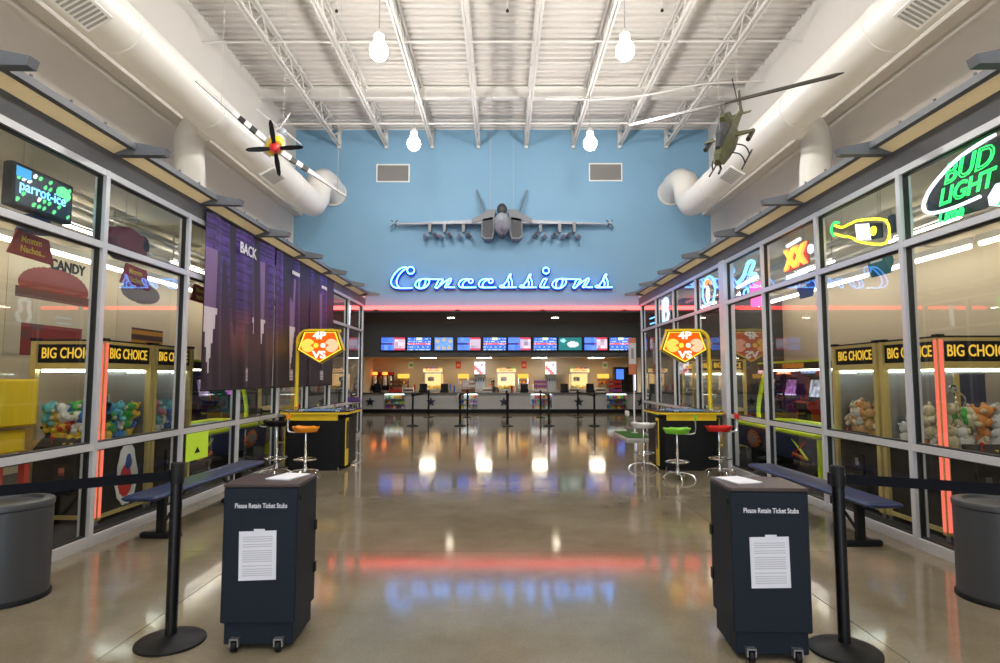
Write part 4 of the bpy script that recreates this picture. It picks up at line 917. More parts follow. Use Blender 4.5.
# --- air hockey tables
for s in (-1, 1):
    t = thing('air_hockey_table', 'air hockey table with neon lime rails and overhead arch, ' + SIDE[s], 'air hockey', (s * 4.75, 9.6, 0))
    MB().prism([(-0.56, 0.66), (0.56, 0.66), (0.48, 0.3), (-0.48, 0.3)], -1.5, 1.5, 'xz').build('body', 'navy', t)
    MB().box(-0.5, 0.5, -1.44, 1.44, 0.66, 0.70).build('playfield', 'field', t)
    for x in (-0.57, 0.57): MB().rbox(x - 0.05, x + 0.05, -1.57, 1.57, 0.685, 0.74, 0.012).build('side_rail', 'lime', t)
    for y in (-1.54, 1.54):
        MB().rbox(-0.52, 0.52, y - 0.05, y + 0.05, 0.685, 0.74, 0.012).build('end_rail', 'lime', t)
        MB().box(-0.56, -0.40, y - 0.03, y + 0.03, 0.1, 0.66).build('leg', 'lime', t); MB().box(0.40, 0.56, y - 0.03, y + 0.03, 0.1, 0.66).build('leg', 'lime', t)
        MB().box(-0.4, 0.4, y - 0.02, y + 0.02, 0.28, 0.64).build('goal_box', 'black', t)
    for y in (-1.1, 1.1): MB().box(-0.3, 0.3, y - 0.15, y + 0.15, 0, 0.3).build('pedestal', 'black', t)
    for y in (-1, 1): MB().tube(catmull([(0, y * 1.58, 0.7), (0, y * 1.6, 0.95), (0, y * 1.42, 1.35), (0, y * 1.22, 1.66)], 5), 0.04, 8).build('arch_post', 'lime', t, True)
    sb = MB().rbox(-0.11, 0.11, -1.3, 1.3, 1.62, 1.73, 0.015).build('overhead_beam', 'black', t)
    MB().box(-0.115, 0.115, -1.3, 1.3, 1.73, 1.76).build('beam_top', 'lime', sb); MB().box(-0.04, 0.04, -1.1, 1.1, 1.60, 1.62).build('beam_light', 'tube_light', sb)
    MB().box(-0.118, 0.118, -0.35, 0.35, 1.64, 1.72).build('score_display', 'orange', sb)
    # sun-burst and stripe decals on the hall side
    d = MB()
    P = [(0.24 * (1 if k % 2 else 0.78) * math.cos(k * PI / 12), 0.15 * (1 if k % 2 else 0.78) * math.sin(k * PI / 12)) for k in range(24)]
    xx = -s * 0.535
    d.prism([(0.55 + y, 0.48 + z) for y, z in P], xx - 0.03, xx + 0.02, 'yz').build('sunburst_decal', 'bag_orange', t)
    MB().prism([(0.55 + y * 0.6, 0.48 + z * 0.6) for y, z in P], xx - s * 0.01 - 0.03, xx - s * 0.01 + 0.02, 'yz').build('decal_centre', 'steel', t)
    for k, (y0, z0, y1, z1, m_) in enumerate(((-1.2, 0.36, -0.75, 0.62, 'lime'), (-0.75, 0.36, -1.2, 0.62, 'red'), (-1.15, 0.36, -0.8, 0.40, 'bag_orange'))):
        MB().tube([(xx, y0, z0), (xx, y1, z1)], 0.016 + 0.01 * (k == 2), 5).build('stripe_decal', m_, t)
# --- yellow kiddie machine by the entrance
t = thing('yellow_machine', 'bright yellow boxy amusement machine on a red frame, in front of the claw machine', 'arcade game', (-4.86, 5.35, 0))
MB().rbox(-0.45, 0.42, 0, 0.42, 1.04, 1.48, 0.02).build('hood', 'yellow', t); MB().rbox(-0.45, 0.33, 0.02, 0.40, 0.80, 1.02, 0.01).build('lower_panel', 'yellow', t)
MB().box(-0.46, 0.37, 0.01, 0.41, 1.02, 1.04).build('seam_strip', 'steel', t)
for x in (-0.42, 0.36):
    for y in (0.06, 0.36): MB().box(x - 0.03, x + 0.03, y - 0.03, y + 0.03, 0, 0.80).build('leg', 'red_frame', t)
for z in (0.45, 0.68): MB().box(-0.42, 0.36, 0.04, 0.08, z - 0.025, z + 0.025).build('cross_bar', 'red_frame', t)
for k in range(4): MB().ball((-0.28 + 0.16 * k, 0.2, 0.51), 0.05, n=8, m=6).build('ball', 'yellow', t, True)
MB().box(-0.42, 0.36, 0.06, 0.36, 0.43, 0.46).build('tray', 'red_frame', t)
# --- upright arcade cabinets along the back walls
def art(seed):
    def fn(u, v):
        k = hsh(int(u * 6) + seed, int(v * 5)); b_ = 0.15 + 0.6 * k
        return (b_ * hsh(seed, 1), b_ * hsh(seed, 2) * 0.8, b_ * (0.4 + 0.6 * hsh(seed, 3)))
    return fn
def cabinet(x, y, rz, label, seed, side):
    t = thing('arcade_cabinet', label, 'arcade game', (x, y, 0), rz, 'upright arcade cabinets in the game rooms')
    prof = [(-0.40, 0), (0.40, 0), (0.40, 1.75), (-0.22, 1.78), (-0.25, 1.55), (-0.08, 1.48), (-0.16, 1.05), (-0.45, 0.95), (-0.45, 0.85), (-0.36, 0.78)]
    for sx in (-0.33, 0.30): MB().prism(prof, sx, sx + 0.03, 'yz').build('side_panel', side, t)
    q = [(p[0] + 0.02 if p[0] < 0 else p[0] - 0.02, p[1]) for p in prof]
    MB().prism(q, -0.30, 0.30, 'yz').build('body', 'black', t)
    printp('screen', t, (-0.24, -0.138, 1.08), (0.48, 0, 0), (0, 0.07, 0.36), 12, 10, art(seed), 'screen', 0.01)
    printp('marquee', t, (-0.29, -0.255, 1.58), (0.58, 0, 0), (0, 0.03, 0.17), 12, 4, art(seed + 5), 'lightbox', 0.01)
    cp = MB().box(-0.28, 0.28, -0.44, -0.2, 0.955, 0.985).build('control_panel', side, t)
    for dx in (-0.15, 0.12): MB().tube([(dx, -0.34, 0.98), (dx, -0.34, 1.05)], 0.006, 6).ball((dx, -0.34, 1.06), 0.02, n=8, m=6).build('joystick', 'red', cp, True)
    MB().box(-0.12, 0.12, -0.385, -0.37, 0.3, 0.6).build('coin_door', 'steel', t)
for k, (x, y, side) in enumerate(((6.7, 11.6, 'bag_blue'), (6.7, 12.7, 'red_frame'), (6.7, 13.8, 'purple'), (6.7, 14.9, 'navy'), (6.7, 9.2, 'navy'))):
    cabinet(x, y, -PI / 2, 'upright arcade cabinet with %s sides against the back wall, neon beer sign side' % ['blue', 'red', 'purple', 'navy', 'deep navy'][k], 11 + k, side)
for k, (x, y, side) in enumerate(((-6.7, 10.9, 'bag_blue'), (-6.7, 12.1, 'burgundy'), (-6.7, 13.3, 'navy'), (-6.7, 14.6, 'teal'))):
    cabinet(x, y, PI / 2, 'upright arcade cabinet with %s sides against the back wall, banner side' % ['blue', 'burgundy', 'navy', 'teal'][k], 31 + k, side)
# --- fluorescent strips under the game room ceilings
for s in (-1, 1):
    for k in range(6):
        l = thing('strip_light', 'white fluorescent strip light, %s from the entrance, %s' % (ordn[k], SIDE[s]), 'light', (s * 6.9, 1.2 + 2.5 * k, 3.42), group='fluorescent strips, ' + SIDE[s])
        MB().box(-0.025, 0.025, 0, 2.4, 0.03, 0.13).build('housing', 'white', l); MB().tube([(0, 0.05, 0.0), (0, 2.35, 0.0)], 0.035, 8).build('tube', 'tube_light', l)
for s in (-1, 1):  # second row, added to brighten the game room ceiling and duct underside
    for k in range(6):
        l = thing('ceiling_fluorescent', 'bare fluorescent batten near the glass, %s from the entrance, %s' % (ordn[k], SIDE[s]), 'light', (s * 5.0, 1.4 + 2.5 * k, 3.24), group='fluorescent battens near the glass, ' + SIDE[s])
        MB().box(-0.012, 0.012, 0, 1.3, 0.05, 0.07).build('housing', 'white', l); MB().tube([(0, 0.05, 0.0), (0, 1.25, 0.0)], 0.016, 8).build('tube', 'batten_light', l)
        for y_ in (0.1, 1.2): MB().box(-0.006, 0.006, y_ - 0.006, y_ + 0.006, 0.07, 0.40).build('hanger', 'wire', l); MB().box(-0.012, 0.012, y_ - 0.05, y_ - 0.02, -0.01, 0.05).build('socket', 'white', l)
# --- posters on the back wall (plain stand-ins in the photograph's colours)
def poster_a(u, v):
    c = (0.60, 0.56, 0.47)
    if ((u - 0.5) / 0.40) ** 2 + ((v - 0.72) / 0.2) ** 2 < 1 and v > 0.66: c = (0.20, 0.018, 0.015)
    elif abs(v - 0.62) < 0.05 and abs(u - 0.5) < 0.42: c = (0.10, 0.04, 0.03)
    elif v < 0.32 and abs(u - 0.5) < 0.34: c = (0.24, 0.02, 0.025) if hsh(int(u * 8), int(v * 12)) > 0.3 else (0.12, 0.05, 0.06)
    return c
def poster_b(u, v):
    c = (0.60, 0.55, 0.46)
    if ((u - 0.4) / 0.36) ** 2 + ((v - 0.83) / 0.13) ** 2 < 1: c = (0.025, 0.022, 0.03)
    elif v < 0.4 and abs(u - 0.55) < 0.3: c = (0.42, 0.22, 0.03) if (int(v * 16) % 2) else (0.05, 0.025, 0.03)
    return c
for nm, y0, z0, w_, h_, fn, lb in (('wall_poster', 9.1, 1.85, 2.0, 1.62, poster_a, 'pale wall poster with a dark red dome shape under the word CANDY'), ('wall_poster', 11.75, 1.85, 1.9, 1.70, poster_b, 'pale wall poster with a black round shape over gold stripes')):
    tag(printp(nm, None, (-7.592, y0, z0), (0, w_, 0), (0, 0, h_), 90, 76, fn), lb, 'poster', 'posters on the game room wall')
cs = thing('wall_lettering', 'black letters CANDY on the game room wall above the poster', 'lettering', (-7.585, 10.35, 3.40))
text('lettering', 'CANDY', 0.24, 'black', cs, (0, 0, 0), (0, 1, 0), (0, 0, 1), 0.004, 0.008, 1.0)

# ================================================================== SIGNS HUNG INSIDE THE GLASS
def neon_text(name, s, size, m, parent, o, u, v, r=0.006, shear=0.0, squeeze=1.0):
    c = bpy.data.curves.new(name, 'FONT'); c.body = s; c.size = size; c.fill_mode = 'NONE'; c.bevel_depth = r; c.bevel_resolution = 1; c.resolution_u = 3; c.shear = shear
    c.align_x = 'CENTER'; c.align_y = 'CENTER'
    t = bpy.data.objects.new('tmp', c); COL.objects.link(t); bpy.context.view_layer.update()
    me = bpy.data.meshes.new_from_object(t.evaluated_get(bpy.context.evaluated_depsgraph_get()))
    bpy.data.objects.remove(t); bpy.data.curves.remove(c)
    me.transform(Matrix.Diagonal((squeeze, 1, 1, 1))); me.materials.clear(); me.materials.append(M[m])
    ob = place(name, me, parent)
    u = Vector(u).normalized(); v = Vector(v); v = (v - u * v.dot(u)).normalized(); n = u.cross(v)
    mt = Matrix((u, v, n)).transposed().to_4x4(); mt.translation = Vector(o); ob.matrix_local = mt
    return ob
def hang(t, ys, z, top):
    for y in ys: MB().tube([(0, y, z), (0, y, top)], 0.003, 5).build('hanging_wire', 'wire', t)
# parrot-ice light box (plain leaf shapes instead of the bird)
def pi_art(u, v):
    i, j = int(u * 11), int(v * 5); k = hsh(i * 3 + 1, j * 7); du, dv = u * 11 % 1 - 0.5, v * 5 % 1 - 0.5
    k = k if (du * 0.8 + dv * 0.6) ** 2 / 0.22 + (dv * 0.8 - du * 0.6) ** 2 / 0.07 < 1 else 0
    if 0.36 < v < 0.62 and u < 0.86: return (0.004, 0.012, 0.02)
    if u > 0.70 and v > 0.35 and ((u - 0.84) / 0.14) ** 2 + ((v - 0.72) / 0.22) ** 2 < 1: return (0.10, 0.62, 0.22)
    if v > 0.72 and u < 0.25: return (0.02, 0.22, 0.45)
    if k > 0.55: return (0.08, 0.50, 0.16)
    if k > 0.42: return (0.65, 0.75, 0.68)
    return (0.004, 0.012, 0.02)
t = thing('lightbox_sign', 'small lit sign reading parrot-ice hanging inside the glass', 'sign', (-3.9, 4.66, 2.87))
MB().rbox(-0.09, 0.0, 0, 0.68, 0, 0.36, 0.012).build('case', 'black', t)
fc = printp('face', t, (0.004, 0.03, 0.03), (0, 0.62, 0), (0, 0, 0.30), 64, 36, pi_art, 'lightbox', 0.003)
text('lettering', 'parrot-ice', 0.125, 'neon_cyan', fc, (0.009, 0.32, 0.18), (0, 1, 0), (0, 0, 1), 0.001, 0.001, 1.02)
hang(t, (0.1, 0.6), 0.36, 0.75)
# nacho hangers
for k, (y, lb) in enumerate(((4.80, 'dark red hanging sign lettered Mmmm Nachos below a heap of nachos'), (6.24, 'dark red hanging sign lettered Mmmm Nachos below the burgundy shape'), (7.66, 'dark red hanging sign lettered Mmmm Nachos partly behind the purple banner'))):
    t = thing('nacho_sign', lb, 'hanging sign', (-4.2 if k == 0 else -4.0, y + (0.24 if k == 0 else 0), 2.54 if k == 0 else 2.47), group='nacho signs hung inside the glass')
    pl = MB().prism([(-0.03, 0.02), (0.50, 0.0), (0.42, 0.22), (0.06, 0.24)], -0.008, 0.008, 'yz').build('plate', 'nacho_red', t)
    text('lettering', 'Mmmm', 0.085, 'yellow', pl, (0.0085, 0.22, 0.165), (0, 1, 0), (0, 0, 1), 0.001, 0.001, 0.9)
    text('lettering', 'Nachos...', 0.085, 'yellow', pl, (0.0085, 0.24, 0.08), (0, 1, 0), (0, 0, 1), 0.001, 0.001, 0.9)
    if k == 0:
        MB().lathe([(0.10, 0.40), (0.13, 0.3), (0.15, 0.26)], (0, 0.26, 0), 12).build('tub', 'bag_blue', t, True)
        hp = MB(); rnd = random.Random(5)
        for q in range(26):
            a = rnd.uniform(0, 6.28); r = rnd.uniform(0, 0.2); p = Vector((0.05 * math.cos(a), 0.26 + r * math.cos(a), 0.27 + 0.05 * rnd.random()))
            pts = [p + Vector((rnd.uniform(-0.04, 0.04), rnd.uniform(-0.05, 0.05), rnd.uniform(-0.03, 0.04))) for _ in range(3)]
            hp.add(pts + [x + Vector((0.004, 0.004, 0.004)) for x in pts], [(0, 1, 2), (5, 4, 3), (0, 3, 4, 1), (1, 4, 5, 2), (2, 5, 3, 0)])
        hp.build('nacho_heap', 'chip', t)['kind'] = 'stuff'
    hang(t, (0.2,), 0.24, 0.96 if k == 0 else 1.03)
t = thing('hanging_display', 'burgundy rounded hanging display shape with a black face, inside the glass', 'hanging display', (-4.05, 6.34, 2.92))
P = [(0.34 * math.cos(a * PI / 4.5 + 0.2), 0.185 * math.sin(a * PI / 4.5 + 0.2)) for a in range(9)]
MB().add([(-0.09, y * 0.8, z * 0.8) for y, z in P] + [(-0.05, y, z) for y, z in P] + [(0.05, y, z) for y, z in P] + [(0.09, y * 0.85, z * 0.85) for y, z in P],
         [tuple(range(8, -1, -1)), tuple(range(27, 36))] + [(i * 9 + k, i * 9 + (k + 1) % 9, i * 9 + 9 + (k + 1) % 9, i * 9 + 9 + k) for i in range(3) for k in range(9)]).build('shell', 'burgundy', t, True)
MB().ball((0.05, 0.24, 0.03), 0.10, (0.5, 1, 1.2), 10, 7).build('dark_face', 'black', t, True); MB().box(0.08, 0.12, 0.25, 0.31, -0.06, -0.03).build('pale_mark', 'white', t)
hang(t, (0,), 0.18, 0.58)
# chip bags
for nm, m_, y, z, lb in (('chip_bag', 'teal', 6.12, 2.57, 'teal snack bag hanging below the neon bottle'), ('chip_bag', 'bag_blue', 7.68, 2.54, 'blue snack bag hanging below the neon XX sign'), ('chip_bag', 'bag_orange', 4.15, 2.52, 'orange snack bag hanging below the green and white neon sign')):
    t = thing(nm, lb, 'snack bag', (4.0, y, z), group='snack bags hung inside the glass')
    vs = []; 
    for i, (zz, w_, th) in enumerate(((0, 0.16, 0.004), (0.02, 0.155, 0.01), (0.13, 0.15, 0.045), (0.24, 0.155, 0.01), (0.26, 0.17, 0.004))):
        vs += [(-th, 0.16 - w_, zz), (-th, 0.16 + w_, zz), (th, 0.16 + w_, zz), (th, 0.16 - w_, zz)]
    MB().add(vs, [(0, 1, 2, 3), (16, 17, 18, 19)] + [(i * 4 + k, i * 4 + (k + 1) % 4, i * 4 + 4 + (k + 1) % 4, i * 4 + 4 + k) for i in range(4) for k in range(4)]).build('bag', m_, t, True)
    MB().box(-0.05, -0.044, 0.06, 0.26, 0.14, 0.18).build('label_band', 'white', t)
    hang(t, (0.16,), 0.26, 3.502 - z)
# --- neon beer signs on the right, read from the hall
UR = (0, -1, 0); UP = (0, 0, 1)
t = thing('neon_sign', 'green and white neon sign reading BUD LIGHT Lime inside the glass', 'neon sign', (3.85, 4.95, 3.12))
MB().prism([(0.44, -0.10), (0.40, 0.10), (0.1, 0.22), (-0.42, 0.26), (-0.50, 0.1), (-0.45, -0.20), (-0.20, -0.27), (0.25, -0.25)], 0.03, 0.045, 'yz').build('backing', 'black', t)
neon_text('neon_letters', 'BUD', 0.24, 'neon_green', t, (0, -0.08, 0.12), UR, UP, 0.0055, 0.3, 1.1)
neon_text('neon_letters', 'LIGHT', 0.20, 'neon_green', t, (0, -0.04, -0.06), UR, UP, 0.0055, 0.3, 1.05)
neon_text('neon_letters', 'Lime', 0.15, 'neon_green', t, (0, 0.13, -0.23), UR, UP, 0.005, 0.3)
MB().tube(catmull([(0, -0.38, 0.27), (0, 0.0, 0.22), (0, 0.32, 0.08), (0, 0.44, -0.06), (0, 0.36, -0.15), (0, 0.1, -0.18), (0, -0.2, -0.17)], 6), 0.015, 8).build('swoosh', 'neon_white', t, True)
MB().prism([(-0.29, -0.27), (-0.28, -0.20), (-0.36, -0.12), (-0.48, -0.13), (-0.52, -0.20), (-0.47, -0.28), (-0.37, -0.30)], -0.004, 0.02, 'yz').build('lime_slice', 'neon_white', t)
MB().prism([(-0.37, -0.30), (-0.47, -0.28), (-0.52, -0.20), (-0.48, -0.13), (-0.44, -0.20)], -0.012, -0.005, 'yz').build('lime_rind', 'neon_green', t)
hang(t, (-0.3, 0.2), 0.2, 0.5)
t = thing('neon_sign', 'yellow neon bottle lying on its side inside the glass', 'neon sign', (3.85, 6.4, 3.06))
MB().tube(catmull([(0, 0.44, 0.19), (0, 0.30, 0.13), (0, 0.12, 0.13), (0, -0.05, 0.12), (0, -0.48, 0.0), (0, -0.46, -0.22), (0, -0.05, -0.12), (0, 0.12, -0.03), (0, 0.30, 0.03), (0, 0.44, 0.09)], 4), 0.014, 8).build('bottle_outline', 'neon_yellow', t, True)
MB().tube(catmull([(0, 0.36, 0.20), (0, 0.46, 0.22), (0, 0.52, 0.15), (0, 0.46, 0.07)], 4), 0.013, 8).build('lime_ring', 'neon_green', t, True)
MB().prism([(0.05, 0.10), (-0.18, 0.05), (-0.20, -0.13), (0.03, -0.08)], 0.0, 0.015, 'yz').build('label_plate', 'neon_white', t)
MB().prism([(-0.20, 0.05), (-0.40, 0.0), (-0.40, -0.15), (-0.22, -0.13)], 0.0, 0.015, 'yz').build('label_back', 'black', t)
MB().lathe([(0.05, -0.01), (0.05, 0.0)], (0, -0.27, -0.05), 12, 'x').build('label_sun', 'neon_yellow', t)
MB().box(0, 0.03, -0.58, -0.5, -0.14, 0.04).build('transformer', 'black', t); hang(t, (-0.4, 0.3), 0.1, 0.55)
t = thing('neon_sign', 'red neon sign with large XX and white lettering inside the glass', 'neon sign', (3.85, 7.78, 3.04))
MB().prism([(0.30, -0.13), (0.30, 0.15), (-0.28, 0.18), (-0.28, -0.10)], 0.02, 0.04, 'yz').build('backing', 'red', t)
neon_text('neon_letters', 'XX', 0.36, 'neon_orange', t, (0, 0.02, 0.02), UR, UP, 0.022, 0.0, 1.05)
neon_text('neon_letters', 'XX', 0.33, 'neon_yellow', t, (-0.02, 0.02, 0.02), UR, UP, 0.007, 0.0, 1.05)
MB().tube([(0, 0.22, 0.22), (0, -0.12, 0.24)], 0.022, 8).build('top_bar', 'neon_white', t); text('lettering', 'DOS EQUIS', 0.11, 'neon_white', t, (0, 0.0, -0.22), UR, UP, 0.004, 0.004)
MB().lathe([(0.06, 0), (0.06, 0.02)], (0, -0.36, 0.06), 10, 'x').build('side_mark', 'neon_white', t); hang(t, (-0.2, 0.2), 0.2, 0.58)
t = thing('neon_sign', 'blue and white neon logo with a pink panel inside the glass', 'neon sign', (3.85, 9.28, 2.98))
MB().tube(catmull([(0, 0.44, 0.05), (0, 0.2, 0.12), (0, 0.0, 0.30), (0, -0.2, 0.26), (0, -0.05, 0.12), (0, -0.25, 0.08)], 5), 0.028, 8).build('script_tube', 'neon_cyan', t, True)
MB().tube([(0, 0.45, -0.02), (0, -0.3, 0.03)], 0.03, 8).build('white_bar', 'neon_white', t)
MB().prism([(0.02, -0.06), (-0.32, -0.04), (-0.34, -0.42), (0.0, -0.40)], 0.02, 0.04, 'yz').build('pink_panel', 'neon_pink', t)
MB().prism([(0.42, -0.08), (0.04, -0.06), (0.04, -0.22), (0.30, -0.26)], 0.02, 0.05, 'yz').build('dark_panel', 'navy', t)
MB().tube(catmull([(0, 0.2, -0.12), (0, 0.05, -0.1), (0, 0.05, -0.2), (0, 0.2, -0.2)], 4, True), 0.014, 7, True).build('blue_loop', 'neon_cyan', t); hang(t, (0.1,), 0.3, 0.62)
t = thing('neon_sign', 'blue neon oval around an orange and white figure inside the glass', 'neon sign', (3.85, 11.1, 3.1))
MB().tube([(0, 0.34 * math.cos(a * PI / 10), 0.27 * math.sin(a * PI / 10)) for a in range(20)], 0.018, 8, True).build('oval', 'neon_cyan', t, True)
MB().ball((0, 0.05, -0.06), 0.12, (0.2, 0.8, 1.4), 10, 7).build('white_shape', 'neon_white', t, True); MB().tube(catmull([(0, 0.2, 0.12), (0, 0.05, 0.2), (0, -0.12, 0.12)], 4), 0.03, 7).build('orange_crest', 'neon_orange', t, True); hang(t, (0.1,), 0.2, 0.5)
t = thing('neon_sign', 'tall bright white and blue neon figure inside the glass, beyond the oval one', 'neon sign', (3.85, 14.0, 3.06))
MB().box(0.01, 0.03, -0.35, 0.35, -0.3, 0.3).build('backing', 'navy', t)
MB().tube(catmull([(0, 0.1, -0.28), (0, 0.2, -0.1), (0, 0.12, 0.05), (0, 0.15, 0.2), (0, 0, 0.27), (0, -0.15, 0.18), (0, -0.08, 0.02), (0, -0.2, -0.1), (0, -0.1, -0.28)], 5), 0.045, 8).build('figure_outline', 'neon_white', t, True)
MB().tube([(0, 0.33, -0.29), (0, 0.33, 0.29)], 0.02, 8).build('edge_tube', 'neon_cyan', t); hang(t, (0.1,), 0.3, 0.55)
t = thing('neon_sign', 'dark box sign with blue neon bars inside the last glass bay', 'neon sign', (3.85, 15.3, 2.95))
MB().box(0.01, 0.05, -0.3, 0.3, -0.15, 0.15).build('case', 'black', t)
for z in (-0.08, 0.06): MB().tube([(0, -0.25, z), (0, 0.25, z)], 0.018, 8).build('bar', 'neon_cyan', t)
hang(t, (0.0,), 0.15, 0.66)
t = thing('neon_sign', 'slim green neon sign inside the glass beyond the purple banners', 'neon sign', (-3.85, 13.45, 3.05))
MB().prism([(-0.2, 0.27), (0.16, 0.3), (0.02, -0.3), (-0.1, -0.28)], -0.02, 0.0, 'yz').build('green_body', 'neon_green', t); hang(t, (0.0,), 0.28, 0.56)
t = thing('neon_sign', 'slim white neon stroke inside the last glass bay, banner side', 'neon sign', (-3.85, 14.95, 3.02))
MB().tube([(0, 0, -0.28), (0, 0.05, 0.28)], 0.045, 8).build('tube', 'neon_white', t, True); hang(t, (0.05,), 0.28, 0.6)
# ================================================================== CONCESSION STAND
c = thing('concession_counter', 'long grey concession counter with dark stars, dark kick plate and dark top', 'counter', (0, 25.2, 0))
cases = ((-4.96, -4.04), (-1.87, -0.98), (1.16, 2.12), (4.33, 5.24))
edges = [-6.1] + [e for ab in cases for e in ab] + [6.1]
for k in range(0, len(edges), 2): MB().box(edges[k] + 0.004, edges[k + 1] - 0.004, 0, 0.55, 0.16, 0.80).build('front_panel', 'counter_panel', c)
MB().box(-6.1, 6.1, 0.04, 0.5, 0, 0.16).build('kick_plate', 'black', c); MB().box(-6.1, 6.1, -0.06, 0.7, 0.80, 0.85).build('counter_top', 'counter_top', c)
sp_ = [(0.21 * (1 if k % 2 == 0 else 0.42) * math.sin(k * PI / 5), 0.21 * (1 if k % 2 == 0 else 0.42) * math.cos(k * PI / 5)) for k in range(10)]
stm = MB().prism(sp_, -0.03, 0, 'xz').mesh('star', 'star_blue')
for x in (-5.51, -2.97, 0.08, 3.21, 5.8): place('star', stm, c, (x, 0, 0.46))
cm = []
for cn, q in (('red', (0.6, 0.03, 0.03)), ('yellow', (0.8, 0.6, 0.05)), ('green', (0.1, 0.5, 0.1)), ('blue', (0.05, 0.15, 0.6)), ('white', (0.8, 0.8, 0.8)), ('orange', (0.8, 0.3, 0.03)), ('purple', (0.3, 0.08, 0.4)), ('brown', (0.18, 0.08, 0.03))):
    mat('candy_' + cn, q, 0.4)
    cm.append((cn, MB().rbox(-0.05, 0.05, -0.02, 0.02, 0, 0.13, 0.006).mesh('candy_box', 'candy_' + cn)))
for i, (a, b) in enumerate(cases):
    nm = ['first', 'second', 'third', 'fourth'][i]
    d = thing('display_case', 'lit glass candy display case set in the counter, %s from the banner side' % nm, 'display case', ((a + b) / 2, 25.2, 0.16), group='candy display cases in the counter')
    w_ = (b - a) / 2 - 0.01
    MB().box(-w_, w_, 0.42, 0.5, 0, 0.64).build('back', 'white', d); MB().box(-w_, -w_ + 0.03, 0, 0.42, 0, 0.64).build('side', 'alu', d); MB().box(w_ - 0.03, w_, 0, 0.42, 0, 0.64).build('side', 'alu', d)
    for z in (0, 0.21, 0.42): MB().box(-w_ + 0.03, w_ - 0.03, 0.03, 0.42, z, z + 0.015).build('shelf', 'alu', d)
    MB().box(-w_ + 0.03, w_ - 0.03, 0, 0.006, 0, 0.64).build('glass_front', 'case_glass', d); MB().box(-w_ + 0.05, w_ - 0.05, 0.03, 0.06, 0.60, 0.63).build('light_tube', 'case_light', d)
    rnd = random.Random(i)
    for r in range(3):
        for k in range(7):
            cn, me = cm[rnd.randrange(8)]
            tag(place('candy_box', me, None, ((a + b) / 2 - 0.34 + 0.113 * k, 25.2 + 0.12, 0.16 + 0.016 + 0.21 * r)), '%s candy box on a shelf of the %s display case' % (cn, nm), 'candy box', 'candy boxes in the display cases')
    # wire candy rack on the counter above each case
    x = (a + b) / 2
    k_ = thing('candy_rack', 'chrome candy rack with red tiers above the %s display case' % nm, 'rack', (x, 25.45, 0.85), group='candy racks on the counter')
    for z, dy in ((0.02, 0), (0.2, 0.08), (0.38, 0.16)):
        MB().box(-0.27, 0.27, dy - 0.06, dy + 0.1, z, z + 0.02).build('tier', 'red_frame', k_)
        MB().box(-0.26, 0.26, dy - 0.04, dy + 0.06, z + 0.02, z + 0.12).build('candy_row', ['candy_red', 'candy_brown', 'candy_white', 'candy_purple'][(i + int(z * 5)) % 4], k_)
    for sx in (-0.27, 0.27): MB().tube([(sx, -0.05, 0), (sx, 0.25, 0.55)], 0.012, 6).build('frame_rod', 'chrome', k_)
# registers and boxes on the counter
for k, x in enumerate((-5.3, -3.35, -2.45, 0.95, 2.65, 3.75)):
    t = thing('cash_register', 'black cash register with slanted screen, %s from the banner side' % ordn[k], 'register', (x, 25.62, 0.85), group='cash registers on the counter')
    MB().rbox(-0.17, 0.17, -0.15, 0.2, 0, 0.1, 0.01).build('drawer', 'black', t); MB().prism([(-0.02, 0.1), (0.06, 0.1), (0.12, 0.36), (0.06, 0.37)], -0.16, 0.16, 'yz').build('screen', 'black_gloss', t)
for k, x in enumerate((-3.95, -0.62, 3.05, 4.15)):
    t = thing('counter_box', 'pale carton of cups on the counter, %s from the banner side' % ordn[k], 'carton', (x, 25.55, 0.85), group='cartons on the counter')
    MB().rbox(-0.2, 0.2, -0.1, 0.12, 0, 0.2, 0.008).build('carton', 'offwhite', t); MB().box(-0.2, 0.2, -0.103, -0.1, 0.06, 0.13).build('print_band', 'candy_brown', t)
# back counter
b = thing('back_counter', 'long back counter along the beige concession wall', 'counter', (0, 27.7, 0))
MB().box(-6.05, 6.05, 0, 0.88, 0, 0.84).build('cabinet', 'counter_panel', b); MB().box(-6.07, 6.07, -0.03, 0.88, 0.84, 0.88).build('counter_top', 'steel', b)
